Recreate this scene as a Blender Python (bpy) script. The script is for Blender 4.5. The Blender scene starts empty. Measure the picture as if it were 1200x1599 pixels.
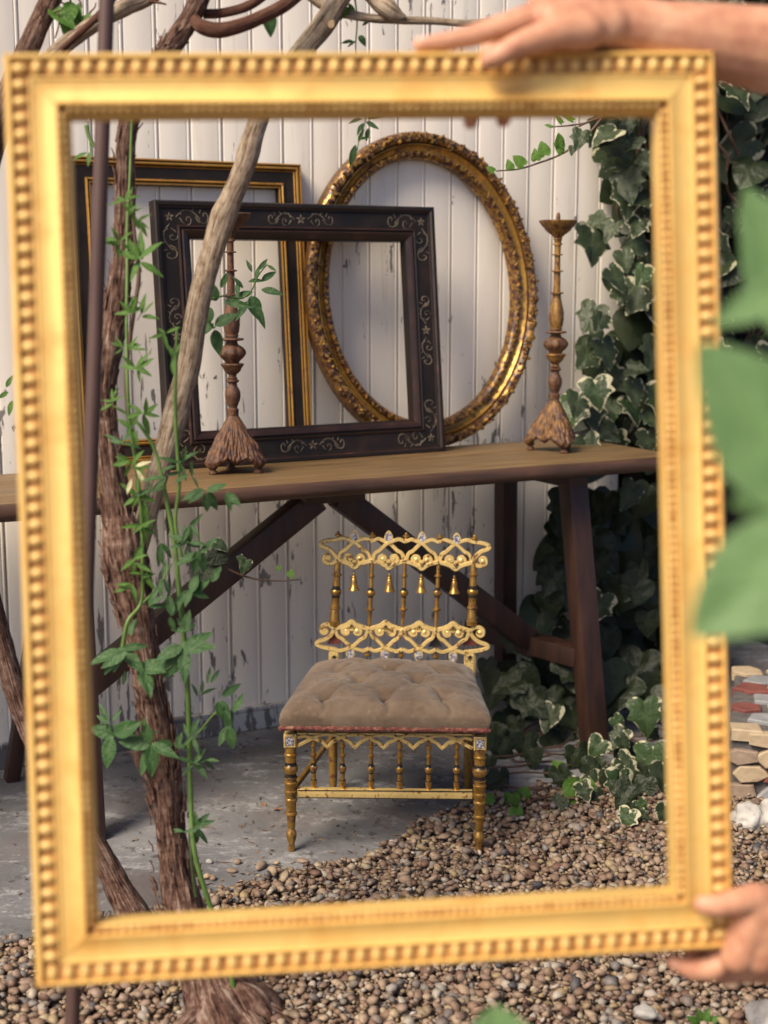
import bpy, bmesh, math, random
import numpy as np
from mathutils import Vector, Matrix, noise
random.seed(7); RNG = np.random.default_rng(7)
SC = bpy.context.scene
COL = SC.collection
# ------------------------------------------------------------------ camera, world, sun, exposure
F_PX, YH, CAMH = 2221.0, 430.0, 1.1935            # focal length and horizon of the 1200x1599 photograph, eye height
PITCH = math.atan((799.5 - YH) / F_PX)
cam_d = bpy.data.cameras.new('camera'); cam = bpy.data.objects.new('camera', cam_d); COL.objects.link(cam)
cam.location = (0, 0, CAMH); cam.rotation_euler = (math.pi / 2 - PITCH, 0, 0)
cam_d.sensor_fit = 'VERTICAL'; cam_d.sensor_height = 36; cam_d.lens = 50; cam_d.clip_start = .05; cam_d.clip_end = 500
cam_d.dof.use_dof = True; cam_d.dof.focus_distance = 2.82; cam_d.dof.aperture_fstop = 3.1; cam_d.dof.aperture_blades = 8
SC.camera = cam
SUN_DIR = Vector((-.55, -.60, .84)).normalized()  # towards the light: high, from the left and from behind the camera
W = bpy.data.worlds.new('World'); SC.world = W; W.use_nodes = True
sky = W.node_tree.nodes.new('ShaderNodeTexSky'); sky.sky_type = 'NISHITA'; sky.sun_disc = False; sky.air_density = .35; sky.dust_density = 1.6; sky.ozone_density = 1.0
sky.sun_elevation = math.asin(SUN_DIR.z); sky.sun_rotation = math.atan2(SUN_DIR.x, SUN_DIR.y)
bg = W.node_tree.nodes['Background']; bg.inputs['Strength'].default_value = .05
W.node_tree.links.new(sky.outputs[0], bg.inputs['Color'])
sun_d = bpy.data.lights.new('sun', 'SUN'); sun_d.energy = 1.5; sun_d.angle = math.radians(28); sun_d.color = (1, .86, .66)
sun = bpy.data.objects.new('sun', sun_d); COL.objects.link(sun)
sun.rotation_euler = (-SUN_DIR).to_track_quat('-Z', 'Y').to_euler()
SC.view_settings.view_transform = 'Standard'; SC.view_settings.look = 'None'
SC.view_settings.exposure = 1.97; SC.view_settings.gamma = 1; SC.view_settings.use_curve_mapping = False
# ------------------------------------------------------------------ measuring: photograph pixel -> point in the place
cp, sp = math.cos(PITCH), math.sin(PITCH)
CAM = Vector((0, 0, CAMH))
def ray(x, y):
    u = (x - 600) / F_PX; v = (y - 799.5) / F_PX
    return Vector((u, cp - v * sp, -sp - v * cp))
def at_d(x, y, d): return CAM + ray(x, y) * d                     # optical depth
def at_z(x, y, z=0.0):
    r = ray(x, y); return CAM + r * ((z - CAMH) / r.z)
def at_y(x, y, Y):
    r = ray(x, y); return CAM + r * (Y / r.y)
YAW = math.atan2(ray(4931, YH).y, ray(4931, YH).x)
DS = Vector((math.cos(YAW), math.sin(YAW), 0)); DN = Vector((-math.sin(YAW), math.cos(YAW), 0)); UP = Vector((0, 0, 1))
def wp(s, n, z): return DS * s + DN * n + UP * z                  # s along the wall, n away from the camera, z up
def at_n(x, y, n):
    r = ray(x, y); return CAM + r * (n / r.dot(DN))
def at_plane(x, y, p0, nr):
    r = ray(x, y); return CAM + r * ((p0 - CAM).dot(nr) / r.dot(nr))
def snz(p): return p.dot(DS), p.dot(DN), p.z
WALL_N, TAB_Z, TAB_F, TAB_B = 3.40, .74, 2.85, 3.30
# ------------------------------------------------------------------ materials
def srgb(r, g, b):
    f = lambda c: ((c / 255 + .055) / 1.055) ** 2.4 if c > 10 else c / 255 / 12.92
    return (f(r), f(g), f(b), 1)
class NT:
    def __init__(s, name):
        s.m = bpy.data.materials.new(name); s.m.use_nodes = True; s.t = s.m.node_tree
        s.p = s.t.nodes['Principled BSDF']
    def n(s, typ, **kw):
        nd = s.t.nodes.new(typ)
        for k, v in kw.items():
            if k[0] == 'i' and k[1:].isdigit(): nd.inputs[int(k[1:])].default_value = v
            elif k in nd.inputs: nd.inputs[k].default_value = v
            else: setattr(nd, k, v)
        return nd
    def l(s, a, b): s.t.links.new(a, b)
    def coords(s, kind='Object', scale=(1, 1, 1)):
        if kind == 'World': o = s.n('ShaderNodeNewGeometry').outputs['Position']
        else: o = s.n('ShaderNodeTexCoord').outputs[kind]
        mp = s.n('ShaderNodeMapping'); mp.inputs['Scale'].default_value = scale; s.l(o, mp.inputs['Vector']); return mp.outputs[0]
    def noise(s, vec, scale=5, detail=6, rough=.55, dist=0):
        nd = s.n('ShaderNodeTexNoise'); nd.inputs['Scale'].default_value = scale; nd.inputs['Detail'].default_value = detail
        nd.inputs['Roughness'].default_value = rough; nd.inputs['Distortion'].default_value = dist
        s.l(vec, nd.inputs['Vector']); return nd.outputs['Fac']
    def ramp(s, fac, stops):
        nd = s.n('ShaderNodeValToRGB'); e = nd.color_ramp.elements
        while len(e) < len(stops): e.new(.5)
        for el, (p, c) in zip(e, stops):
            el.position = p; el.color = c if isinstance(c, tuple) else (c, c, c, 1)
        s.l(fac, nd.inputs[0]); return nd.outputs[0]
    def mix(s, fac, a, b, mode='MIX'):
        nd = s.n('ShaderNodeMix', data_type='RGBA', blend_type=mode)
        for sock, v in ((nd.inputs[0], fac), (nd.inputs[6], a), (nd.inputs[7], b)):
            if isinstance(v, (int, float)): sock.default_value = v
            elif isinstance(v, tuple): sock.default_value = v
            else: s.l(v, sock)
        return nd.outputs[2]
    def math(s, op, a, b=0.0):
        nd = s.n('ShaderNodeMath', operation=op)
        for sock, v in ((nd.inputs[0], a), (nd.inputs[1], b)):
            if isinstance(v, (int, float)): sock.default_value = v
            else: s.l(v, sock)
        return nd.outputs[0]
    def bump(s, h, strength=.5, dist=.002, prev=None):
        nd = s.n('ShaderNodeBump'); nd.inputs['Strength'].default_value = strength; nd.inputs['Distance'].default_value = dist
        s.l(h, nd.inputs['Height'])
        if prev is not None: s.l(prev, nd.inputs['Normal'])
        return nd.outputs[0]
    def done(s, color=None, rough=.6, metal=0.0, normal=None, spec=None):
        for k, v in (('Base Color', color), ('Roughness', rough), ('Metallic', metal), ('Normal', normal), ('Specular IOR Level', spec)):
            if v is None: continue
            if isinstance(v, (int, float, tuple)): s.p.inputs[k].default_value = v
            else: s.l(v, s.p.inputs[k])
        return s.m
def simple(name, stops, scale=8, stretch=(1, 1, 1), kind='Object', rough=.6, metal=0.0, bump=.3, bdist=.002, bscale=None, spec=None, detail=6, dist=0):
    t = NT(name); v = t.coords(kind, stretch); f = t.noise(v, scale, detail, dist=dist)
    c = t.ramp(f, stops); h = t.noise(v, bscale or scale * 3, 5)
    return t.done(c, rough, metal, t.bump(h, bump, bdist), spec)
def gilt(name, gold, dark, lo=.38, hi=.52, scale=30, metal=.75, rough=.38, bump=.4, bdist=.001, stretch=(1, 1, 1), hollow_lim=None):
    t = NT(name); v = t.coords('Object', stretch)
    f = t.noise(v, scale, 6, .6); w = t.ramp(f, [(lo, 0.0), (hi, 1.0)])
    f2 = t.noise(v, scale * .25, 3)
    g = t.mix(t.ramp(f2, [(.3, 0.0), (.7, 1.0)]), gold, tuple(c * .72 for c in gold[:3]) + (1,))
    c = t.mix(w, dark, g)
    if hollow_lim:                                                         # dark tone mixed into the hollows of the carving, by pointiness
        gm = t.n('ShaderNodeNewGeometry'); c = t.mix(t.ramp(gm.outputs['Pointiness'], [(hollow_lim[0], 0.0), (hollow_lim[1], 1.0)]), dark, c)
    h = t.noise(v, scale * 3, 4)
    m = t.math('MULTIPLY', w, metal)
    return t.done(c, rough, m, t.bump(h, bump, bdist))
M = {}
def paint_wall(name, chip_lo=.672, tint=(.86, .80, .72, 1)):
    t = NT(name); v = t.coords('World', (1, 1, 1))
    vs = t.coords('World', (1, 1, .13)); vs2 = t.coords('World', (1, 1, .33))
    big = t.noise(v, 2.3, 3); fine = t.noise(vs, 62, 5, .62, .4); dash = t.noise(vs2, 34, 6, .6, .3)
    rnd = t.n('ShaderNodeObjectInfo').outputs['Random']
    thr = t.math('ADD', t.math('MULTIPLY', t.math('SUBTRACT', big, .5), -.58), chip_lo)
    zz = t.n('ShaderNodeSeparateXYZ'); t.l(v, zz.inputs[0]); low = t.ramp(zz.outputs[2], [(.18, .085), (.85, 0.0)]); thr = t.math('SUBTRACT', thr, low)
    a = t.math('GREATER_THAN', fine, t.math('ADD', thr, .035)); b = t.math('GREATER_THAN', dash, t.math('ADD', thr, .045))
    chip = t.math('MAXIMUM', a, b)
    soil = t.noise(t.coords('World', (1, 1, .25)), 6, 5)
    base = t.mix(t.ramp(soil, [(.3, 0.0), (.75, 1.0)]), tint, (tint[0] * .84, tint[1] * .81, tint[2] * .77, 1))
    base = t.mix(t.math('MULTIPLY', rnd, .35), base, (.62, .60, .58, 1))
    wood = t.mix(t.noise(vs, 30, 4), (.10, .085, .075, 1), (.28, .26, .25, 1))
    c = t.mix(chip, base, wood); c = t.mix(t.ramp(t.noise(t.coords('World', (1, 1, .07)), 17, 6, .7, .8), [(.60, 0.0), (.72, .5)]), c, (.50, .44, .37, 1))
    h = t.math('SUBTRACT', t.math('MULTIPLY', t.noise(vs, 25, 5), .35), chip)
    M[name] = t.done(c, .55, 0, t.bump(h, .6, .0022), .35)
paint_wall('paint_white')
paint_wall('paint_skirting', .565, (.60, .585, .56, 1))
M['gap_dark'] = simple('gap_dark', [(.3, (.02, .017, .015, 1)), (.7, (.045, .038, .033, 1))], rough=.9)
M['table_wood'] = simple('table_wood', [(.25, (.075, .042, .020, 1)), (.5, (.150, .092, .040, 1)), (.75, (.225, .148, .066, 1))], 9, (.5, 6, 6), rough=.5, bump=.25, bscale=40, detail=8, dist=.6)
M['table_edge'] = simple('table_edge', [(.3, (.035, .018, .013, 1)), (.62, (.085, .042, .026, 1)), (.8, (.19, .11, .05, 1))], 10, (.6, 4, 4), rough=.5, bump=.35)
M['leg_wood'] = simple('leg_wood', [(.3, (.022, .010, .007, 1)), (.7, (.058, .024, .015, 1))], 7, (5, 5, .6), rough=.5, bump=.4)
M['black_wood'] = simple('black_wood', [(.3, (.010, .008, .007, 1)), (.7, (.028, .020, .016, 1))], 14, (1, 1, 1), rough=.55, bump=.2, spec=.25)
M['dark_wood'] = simple('dark_wood', [(.35, (.009, .007, .006, 1)), (.62, (.020, .012, .009, 1)), (.8, (.050, .022, .014, 1))], 12, (1, 1, 1), rough=.48, bump=.3, detail=8, spec=.35)
M['red_wood'] = simple('red_wood', [(.3, (.011, .007, .006, 1)), (.6, (.034, .015, .010, 1)), (.8, (.10, .038, .018, 1))], 16, (1, 1, 1), rough=.38, bump=.3)
M['inlay'] = simple('inlay', [(.35, (.05, .036, .026, 1)), (.62, (.19, .15, .10, 1))], 60, rough=.6, bump=.1)
M['gilt_frame'] = gilt('gilt_frame', (.92, .60, .185, 1), (.62, .34, .085, 1), .34, .52, 16, .25, .40, .3)
M['gilt_bead'] = gilt('gilt_bead', (.84, .55, .19, 1), (.44, .22, .055, 1), .38, .56, 34, .2, .52, .25)
M['gilt_bed'] = simple('gilt_bed', [(.3, (.26, .11, .025, 1)), (.7, (.50, .25, .07, 1))], 40, rough=.6, bump=.2)  # darker, redder gilt for the sunken beds between the beads
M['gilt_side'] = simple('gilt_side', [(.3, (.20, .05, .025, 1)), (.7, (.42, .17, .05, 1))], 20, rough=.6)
M['gilt_line'] = gilt('gilt_line', (.62, .33, .07, 1), (.26, .11, .03, 1), .34, .52, 40, .75, .38, .2)
M['gilt_oval'] = gilt('gilt_oval', (.60, .34, .085, 1), (.060, .022, .014, 1), .45, .60, 85, .85, .32, .6, .0012, hollow_lim=(.485, .56))
M['gilt_cove'] = gilt('gilt_cove', (.62, .36, .085, 1), (.11, .042, .018, 1), .34, .58, 40, .85, .34, .3)
M['chair_gold'] = gilt('chair_gold', (.88, .64, .25, 1), (.15, .07, .022, 1), .36, .46, 80, .45, .38, .25, .0006)
M['chair_turned'] = gilt('chair_turned', (.54, .31, .075, 1), (.085, .036, .014, 1), .36, .56, 70, .85, .34, .25, .0006)
M['chair_black'] = simple('chair_black', [(.3, (.008, .007, .006, 1)), (.7, (.03, .022, .016, 1))], 50, rough=.3)
M['chair_red'] = simple('chair_red', [(.3, (.07, .012, .01, 1)), (.7, (.16, .03, .02, 1))], 40, rough=.5)
M['enamel'] = simple('enamel', [(.36, (.03, .028, .045, 1)), (.5, (.22, .22, .30, 1)), (.62, (.62, .58, .52, 1))], 260, rough=.35, bump=.1)
M['candle_red'] = gilt('candle_red', (.18, .080, .034, 1), (.050, .020, .013, 1), .40, .66, 80, .2, .62, .9, .0022, (1, 1, .6))
M['candle_gold'] = gilt('candle_gold', (.38, .215, .05, 1), (.085, .026, .016, 1), .38, .62, 80, .40, .50, .8, .0020, (1, 1, .6))
M['candle_mid'] = gilt('candle_mid', (.27, .135, .038, 1), (.055, .021, .013, 1), .42, .66, 80, .3, .58, .9, .0022, (1, 1, .6))
M['rust_pole'] = simple('rust_pole', [(.3, (.050, .026, .022, 1)), (.7, (.095, .050, .042, 1))], 9, (3, 3, .5), rough=.6, bump=.2)
def bark(name, cols, sx=9, bd=.006):
    t = NT(name); v = t.coords('UV', (sx, 1.5, 1)); v2 = t.coords('Object', (1, 1, 1))
    f = t.noise(v, 3.0, 8, .65, .6); f2 = t.noise(v2, 60, 6, .7)
    c = t.ramp(t.math('ADD', t.math('MULTIPLY', f, .65), t.math('MULTIPLY', f2, .35)), cols)
    h = t.math('ADD', f, t.math('MULTIPLY', f2, .5))
    M[name] = t.done(c, .85, 0, t.bump(h, .9, bd * 1.2), .2)
bark('bark_dark', [(.38, (.018, .009, .007, 1)), (.46, (.10, .050, .036, 1)), (.53, (.20, .12, .09, 1)), (.62, (.38, .29, .24, 1))], 14, .008)
bark('bark_grey', [(.38, (.10, .062, .040, 1)), (.47, (.26, .19, .13, 1)), (.54, (.39, .31, .23, 1)), (.64, (.50, .43, .34, 1))], 9, .004)
bark('bark_smooth', [(.36, (.040, .017, .012, 1)), (.52, (.095, .042, .028, 1)), (.68, (.17, .09, .06, 1))], 4, .0015)
M['cut_wood'] = simple('cut_wood', [(.3, (.30, .19, .10, 1)), (.7, (.5, .36, .22, 1))], 60, rough=.8)
def leafmat(name, dark, light, vein=(.2, .3, .1, 1), variegated=None, trans=.25, rough=.42, speck=0, vth=.70, nsc=14):
    t = NT(name); v = t.coords('Object', (1, 1, 1)); rnd = t.n('ShaderNodeObjectInfo').outputs['Random']
    f = t.noise(v, nsc, 4)
    c = t.mix(f, dark, light)
    c = t.mix(t.math('MULTIPLY', rnd, .5), c, light)
    at = t.n('ShaderNodeAttribute', attribute_name='edge')
    sep = t.n('ShaderNodeSeparateColor'); t.l(at.outputs['Color'], sep.inputs[0])
    c = t.mix(t.math('MULTIPLY', sep.outputs[1], .45), c, vein)
    if speck:
        c = t.mix(t.math('MULTIPLY', t.math('GREATER_THAN', t.noise(v, 46, 2), .69), speck), c, (.42, .46, .36, 1))
    if variegated:
        e = t.math('ADD', sep.outputs[0], t.math('MULTIPLY', t.math('SUBTRACT', t.noise(v, 3.6, 4, .65), .5), 3.0))
        e = t.math('SUBTRACT', e, t.math('MULTIPLY', rnd, .55))
        c = t.mix(t.ramp(e, [(vth, 0.0), (vth + .10, 1.0)]), c, variegated)
    t.done(c, rough, 0, t.bump(t.noise(v, 7, 4), .35, .012), .28)
    tr = t.n('ShaderNodeBsdfTranslucent'); t.l(c, tr.inputs[0])
    mx = t.n('ShaderNodeMixShader'); mx.inputs[0].default_value = trans
    t.l(t.p.outputs[0], mx.inputs[1]); t.l(tr.outputs[0], mx.inputs[2]); t.l(mx.outputs[0], t.t.nodes['Material Output'].inputs[0])
    M[name] = t.m
leafmat('ivy_leaf', (.022, .034, .016, 1), (.046, .064, .030, 1), (.10, .125, .065, 1), (.42, .40, .27, 1), .10, .34)
leafmat('ivy_cream', (.022, .042, .016, 1), (.050, .085, .032, 1), (.10, .14, .06, 1), (.50, .47, .32, 1), .14, .34, vth=.52)
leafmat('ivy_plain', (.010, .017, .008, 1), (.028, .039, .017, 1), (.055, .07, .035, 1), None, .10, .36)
leafmat('ivy_fresh', (.06, .14, .02, 1), (.13, .26, .04, 1), (.2, .3, .08, 1), None, .3)
leafmat('jasmine_leaf', (.045, .115, .022, 1), (.095, .205, .036, 1), (.17, .27, .07, 1), None, .3)
leafmat('jasmine_dark', (.026, .070, .022, 1), (.058, .135, .042, 1), (.12, .19, .08, 1), None, .2, speck=.7)
leafmat('petal', (.55, .50, .28, 1), (.75, .70, .45, 1), (.6, .55, .3, 1), None, .3)
leafmat('near_leaf', (.085, .20, .065, 1), (.24, .39, .17, 1), (.25, .42, .16, 1), None, .45, nsc=2.6)
M['stem_green'] = simple('stem_green', [(.3, (.06, .13, .02, 1)), (.7, (.13, .22, .05, 1))], 20, rough=.5)
M['stem_dark'] = simple('stem_dark', [(.3, (.02, .035, .012, 1)), (.7, (.05, .07, .025, 1))], 20, rough=.5)
M['stem_brown'] = simple('stem_brown', [(.3, (.045, .022, .014, 1)), (.7, (.13, .07, .045, 1))], 20, rough=.7)
def concrete():
    t = NT('concrete'); v = t.coords('World', (1, 1, 1))
    a = t.noise(v, 1.7, 8, .62); b = t.noise(v, 24, 6, .7); cst = t.noise(t.coords('World', (1, 2.2, 1)), 7, 7, .7, .5)
    c = t.ramp(a, [(.34, (.10, .10, .105, 1)), (.5, (.165, .165, .175, 1)), (.64, (.24, .24, .25, 1))])
    pat = t.math('ADD', t.math('MULTIPLY', cst, .6), t.math('MULTIPLY', t.noise(v, 55, 5, .8), .4)); c = t.mix(t.ramp(pat, [(.52, 0.0), (.60, .8)]), c, (.36, .36, .37, 1))
    c = t.mix(t.ramp(t.noise(v, 3.1, 5), [(.52, 0.0), (.72, .6)]), c, (.13, .095, .085, 1))
    c = t.mix(t.ramp(b, [(.58, 0.0), (.64, .8)]), c, (.06, .055, .055, 1))
    h = t.math('ADD', t.math('MULTIPLY', cst, .7), b)
    M['concrete'] = t.done(c, .8, 0, t.bump(h, .6, .006), .3)
concrete()
def pebbles():
    t = NT('pebble'); g = t.n('ShaderNodeNewGeometry'); r = g.outputs['Random Per Island']
    c = t.ramp(r, [(0, (.14, .075, .055, 1)), (.12, (.24, .155, .105, 1)), (.26, (.21, .14, .105, 1)), (.38, (.35, .25, .175, 1)), (.5, (.26, .18, .145, 1)), (.60, (.40, .30, .205, 1)), (.70, (.16, .13, .125, 1)), (.80, (.33, .24, .13, 1)), (.90, (.42, .37, .32, 1)), (1, (.07, .065, .075, 1))])
    f = t.noise(t.coords('World'), 120, 4)
    c = t.mix(.45, c, t.ramp(f, [(.3, .12), (.7, .5)]), 'OVERLAY')
    M['pebble'] = t.done(c, .62, 0, t.bump(f, .25, .001), .4)
pebbles()
M['soil'] = simple('soil', [(.3, (.085, .058, .045, 1)), (.7, (.19, .135, .105, 1))], 40, kind='World', rough=.95, bump=.8, bdist=.006)
M['earth'] = simple('earth', [(.3, (.09, .07, .05, 1)), (.7, (.15, .12, .085, 1))], 6, kind='World', rough=.95, bump=.6, bdist=.01)
M['masonry'] = simple('masonry', [(.3, (.020, .014, .011, 1)), (.7, (.055, .038, .030, 1))], 12, kind='World', rough=.95, bump=.8, bdist=.01)
M['rock'] = simple('rock', [(.3, (.10, .10, .11, 1)), (.5, (.24, .23, .23, 1)), (.68, (.52, .50, .47, 1))], 14, rough=.8, bump=.8, bdist=.008, detail=8)
M['rock_pale'] = simple('rock_pale', [(.3, (.20, .195, .19, 1)), (.6, (.54, .51, .47, 1))], 14, rough=.8, bump=.7, bdist=.006)
M['mortar'] = simple('mortar', [(.3, (.06, .055, .055, 1)), (.7, (.13, .12, .115, 1))], 40, rough=.95, bump=.8, bdist=.004)
for nm, a, b in (('stone_tan', (.34, .25, .16, 1), (.46, .37, .25, 1)), ('stone_red', (.13, .035, .03, 1), (.22, .075, .06, 1)), ('stone_grey', (.18, .19, .20, 1), (.30, .30, .31, 1)), ('stone_brown', (.20, .14, .10, 1), (.32, .24, .18, 1))):
    M[nm] = simple(nm, [(.3, a), (.7, b)], 22, rough=.8, bump=.6, bdist=.004)
M['terracotta'] = simple('terracotta', [(.3, (.26, .07, .04, 1)), (.7, (.40, .14, .08, 1))], 20, rough=.8)
def skinmat():
    t = NT('skin'); v = t.coords('Object'); f = t.noise(v, 30, 6, .65)
    c = t.ramp(f, [(.32, (.42, .185, .115, 1)), (.5, (.54, .27, .165, 1)), (.66, (.62, .35, .23, 1))])
    t.p.inputs['Subsurface Weight'].default_value = .12; t.p.inputs['Subsurface Radius'].default_value = (.01, .004, .002); t.p.inputs['Subsurface Scale'].default_value = .5
    M['skin'] = t.done(c, .5, 0, t.bump(t.noise(v, 160, 3), .25, .0006), .4)
skinmat()
M['nail'] = simple('nail', [(.3, (.72, .45, .38, 1)), (.7, (.80, .56, .48, 1))], 30, rough=.25, bump=.02)
M['cloth'] = simple('cloth', [(.3, (.30, .32, .36, 1)), (.7, (.42, .44, .48, 1))], 60, rough=.9)
M['denim'] = simple('denim', [(.3, (.03, .05, .10, 1)), (.7, (.07, .10, .17, 1))], 80, rough=.9)
M['hair'] = simple('hair', [(.3, (.02, .012, .008, 1)), (.7, (.06, .035, .02, 1))], 30, (8, 8, 1), rough=.5)
def velvet():
    t = NT('seat_cloth'); v = t.coords('Object'); f = t.noise(v, 7, 6, .6); g = t.noise(v, 70, 5, .7); w = t.noise(t.coords('Object', (1, 1, 3)), 420, 2)
    c = t.ramp(f, [(.28, (.080, .054, .037, 1)), (.5, (.145, .102, .070, 1)), (.72, (.215, .160, .116, 1))])
    c = t.mix(t.ramp(g, [(.55, 0.0), (.75, .5)]), c, (.28, .22, .165, 1))
    c = t.mix(t.ramp(t.noise(v, 17, 5), [(.58, 0.0), (.7, .5)]), c, (.10, .055, .035, 1))
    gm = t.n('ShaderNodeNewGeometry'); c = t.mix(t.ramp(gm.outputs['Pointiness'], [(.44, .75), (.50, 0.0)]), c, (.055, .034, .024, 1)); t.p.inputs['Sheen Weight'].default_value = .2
    M['seat_cloth'] = t.done(c, .9, 0, t.bump(w, .3, .0008, t.bump(g, .3, .002)), .15)
velvet()
M['braid'] = simple('braid', [(.3, (.05, .012, .012, 1)), (.55, (.17, .05, .04, 1)), (.75, (.30, .17, .10, 1))], 120, rough=.95, bump=.8, bdist=.002)
M['litter'] = simple('litter', [(.3, (.035, .022, .015, 1)), (.5, (.14, .085, .05, 1)), (.7, (.26, .19, .12, 1))], 18, kind='World', rough=.9)
M['dead_leaf'] = simple('dead_leaf', [(.3, (.16, .07, .035, 1)), (.7, (.32, .17, .09, 1))], 30, rough=.8)
# ------------------------------------------------------------------ mesh building
MWORLD = {}
class MB:
    def __init__(s): s.v = []; s.f = []; s.m = []; s.uv = {}; s.mi = 0; s.col = None
    def add(s, vs, fs):
        o = len(s.v); s.v += [tuple(v) for v in vs]
        for f in fs: s.f.append(tuple(i + o for i in f)); s.m.append(s.mi)
        return o
    def box(s, c, sz, R=None, bev=0.0):
        x, y, z = sz[0] / 2, sz[1] / 2, sz[2] / 2
        if bev <= 0:
            vs = [Vector((i * x, j * y, k * z)) for i in (-1, 1) for j in (-1, 1) for k in (-1, 1)]
            fs = [(0, 1, 3, 2), (4, 6, 7, 5), (0, 4, 5, 1), (2, 3, 7, 6), (0, 2, 6, 4), (1, 5, 7, 3)]
        else:
            bm = bmesh.new(); bmesh.ops.create_cube(bm, size=1)
            for v in bm.verts: v.co = Vector((v.co.x * 2 * x, v.co.y * 2 * y, v.co.z * 2 * z))
            bmesh.ops.bevel(bm, geom=list(bm.edges), offset=bev, segments=2, affect='EDGES', profile=.6)
            bm.verts.index_update(); vs = [v.co.copy() for v in bm.verts]; fs = [[v.index for v in f.verts] for f in bm.faces]; bm.free()
        c = Vector(c); s.add([(R @ v if R else v) + c for v in vs], fs); return s
    def bar(s, a, b, w, t, side=Vector((1, 0, 0)), bev=.003):
        a, b = Vector(a), Vector(b); d = (b - a); z = d.normalized(); x = (side - z * side.dot(z)).normalized(); y = z.cross(x)
        R = Matrix((x, y, z)).transposed(); return s.box((a + b) / 2, (w, t, d.length), R, bev)
    def lathe(s, prof, seg=20, base=Vector((0, 0, 0)), T=None, mats=None, mod=None):
        """prof: (radius, height) from the bottom up"""
        vs = []
        for r, z in prof:
            for k in range(seg):
                a = 2 * math.pi * k / seg; rr = r * (mod(a, z) if mod else 1)
                p = Vector((rr * math.cos(a), rr * math.sin(a), z)); vs.append((T @ p if T else p) + base)
        o = len(s.v); s.v += [tuple(v) for v in vs]
        for i in range(len(prof) - 1):
            for k in range(seg):
                a, b = o + i * seg + k, o + i * seg + (k + 1) % seg
                s.f.append((a, b, b + seg, a + seg)); s.m.append(mats[i] if mats else s.mi)
        s.f.append(tuple(o + k for k in range(seg - 1, -1, -1))); s.m.append(mats[0] if mats else s.mi)
        e = o + (len(prof) - 1) * seg; s.f.append(tuple(e + k for k in range(seg))); s.m.append(mats[-1] if mats else s.mi)
        return s
    def tube(s, pts, rad, seg=10, rough=0.0, nscale=14, uvlen=True, twist=0.0):
        pts = [Vector(p) for p in pts]; n = len(pts); o = len(s.v)
        if not hasattr(rad, '__len__'): rad = [rad] * n
        t0 = (pts[1] - pts[0]).normalized(); ref = Vector((1, 0, 0)) if abs(t0.x) < .8 else Vector((0, 1, 0))
        x = (ref - t0 * ref.dot(t0)).normalized(); L = 0
        for i in range(n):
            t = (pts[min(i + 1, n - 1)] - pts[max(i - 1, 0)]).normalized(); x = (x - t * x.dot(t)).normalized(); y = t.cross(x)
            if i: L += (pts[i] - pts[i - 1]).length
            for k in range(seg):
                a = 2 * math.pi * k / seg; d = x * math.cos(a) + y * math.sin(a); r = rad[i]
                if rough:
                    q = Vector((math.cos(a + twist * L) * 2.2, math.sin(a + twist * L) * 2.2, L * nscale))
                    r *= 1 + rough * (noise.noise(q) + .6 * noise.noise(Vector((q.x * 3, q.y * 3, q.z * .8 + 9))) + .45 * noise.noise(Vector((q.x * 7, q.y * 7, q.z * 1.3 + 3))))
                s.v.append(tuple(pts[i] + d * r)); s.uv[len(s.v) - 1] = (k / seg, L * 4)
        for i in range(n - 1):
            for k in range(seg):
                a, b = o + i * seg + k, o + i * seg + (k + 1) % seg; s.f.append((a, b, b + seg, a + seg)); s.m.append(s.mi)
        s.f.append(tuple(o + k for k in range(seg - 1, -1, -1))); s.m.append(s.mi)
        s.f.append(tuple(o + (n - 1) * seg + k for k in range(seg))); s.m.append(s.mi)
        return s
    def ell(s, c, r, R=None, seg=10, rings=6):
        c = Vector(c); vs = [Vector((0, 0, -r[2]))]
        for i in range(1, rings):
            p = -math.pi / 2 + math.pi * i / rings
            for k in range(seg):
                a = 2 * math.pi * k / seg; vs.append(Vector((r[0] * math.cos(p) * math.cos(a), r[1] * math.cos(p) * math.sin(a), r[2] * math.sin(p))))
        vs.append(Vector((0, 0, r[2]))); fs = []
        for k in range(seg): fs.append((0, 1 + (k + 1) % seg, 1 + k))
        for i in range(rings - 2):
            for k in range(seg):
                a, b = 1 + i * seg + k, 1 + i * seg + (k + 1) % seg; fs.append((a, b, b + seg, a + seg))
        e = len(vs) - 1; b0 = 1 + (rings - 2) * seg
        for k in range(seg): fs.append((b0 + k, b0 + (k + 1) % seg, e))
        s.add([(R @ v if R else v) + c for v in vs], fs); return s
    def ribbon(s, pts, w, y0, y1, taper=None):
        """flat bar along a path in the local XZ plane; front at y0 (towards -Y), back at y1"""
        P = [Vector((p[0], 0, p[1])) for p in pts]; n = len(P); vs = []
        for i in range(n):
            t = (P[min(i + 1, n - 1)] - P[max(i - 1, 0)]).normalized(); nn = Vector((-t.z, 0, t.x)); h = w / 2 * (taper[i] if taper else 1)
            ym = y0 + (y1 - y0) * .3
            for q, y in ((-1, y1), (-1, ym), (-.62, y0), (.62, y0), (1, ym), (1, y1)):
                c = P[i] + nn * q * h; vs.append((c.x, y, c.z))
        fs = []
        for i in range(n - 1):
            for k in range(6):
                a, b = i * 6 + k, i * 6 + (k + 1) % 6; fs.append((a, b, b + 6, a + 6))
        fs.append(tuple(range(5, -1, -1))); fs.append(tuple((n - 1) * 6 + k for k in range(6))); s.add(vs, fs); return s
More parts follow.
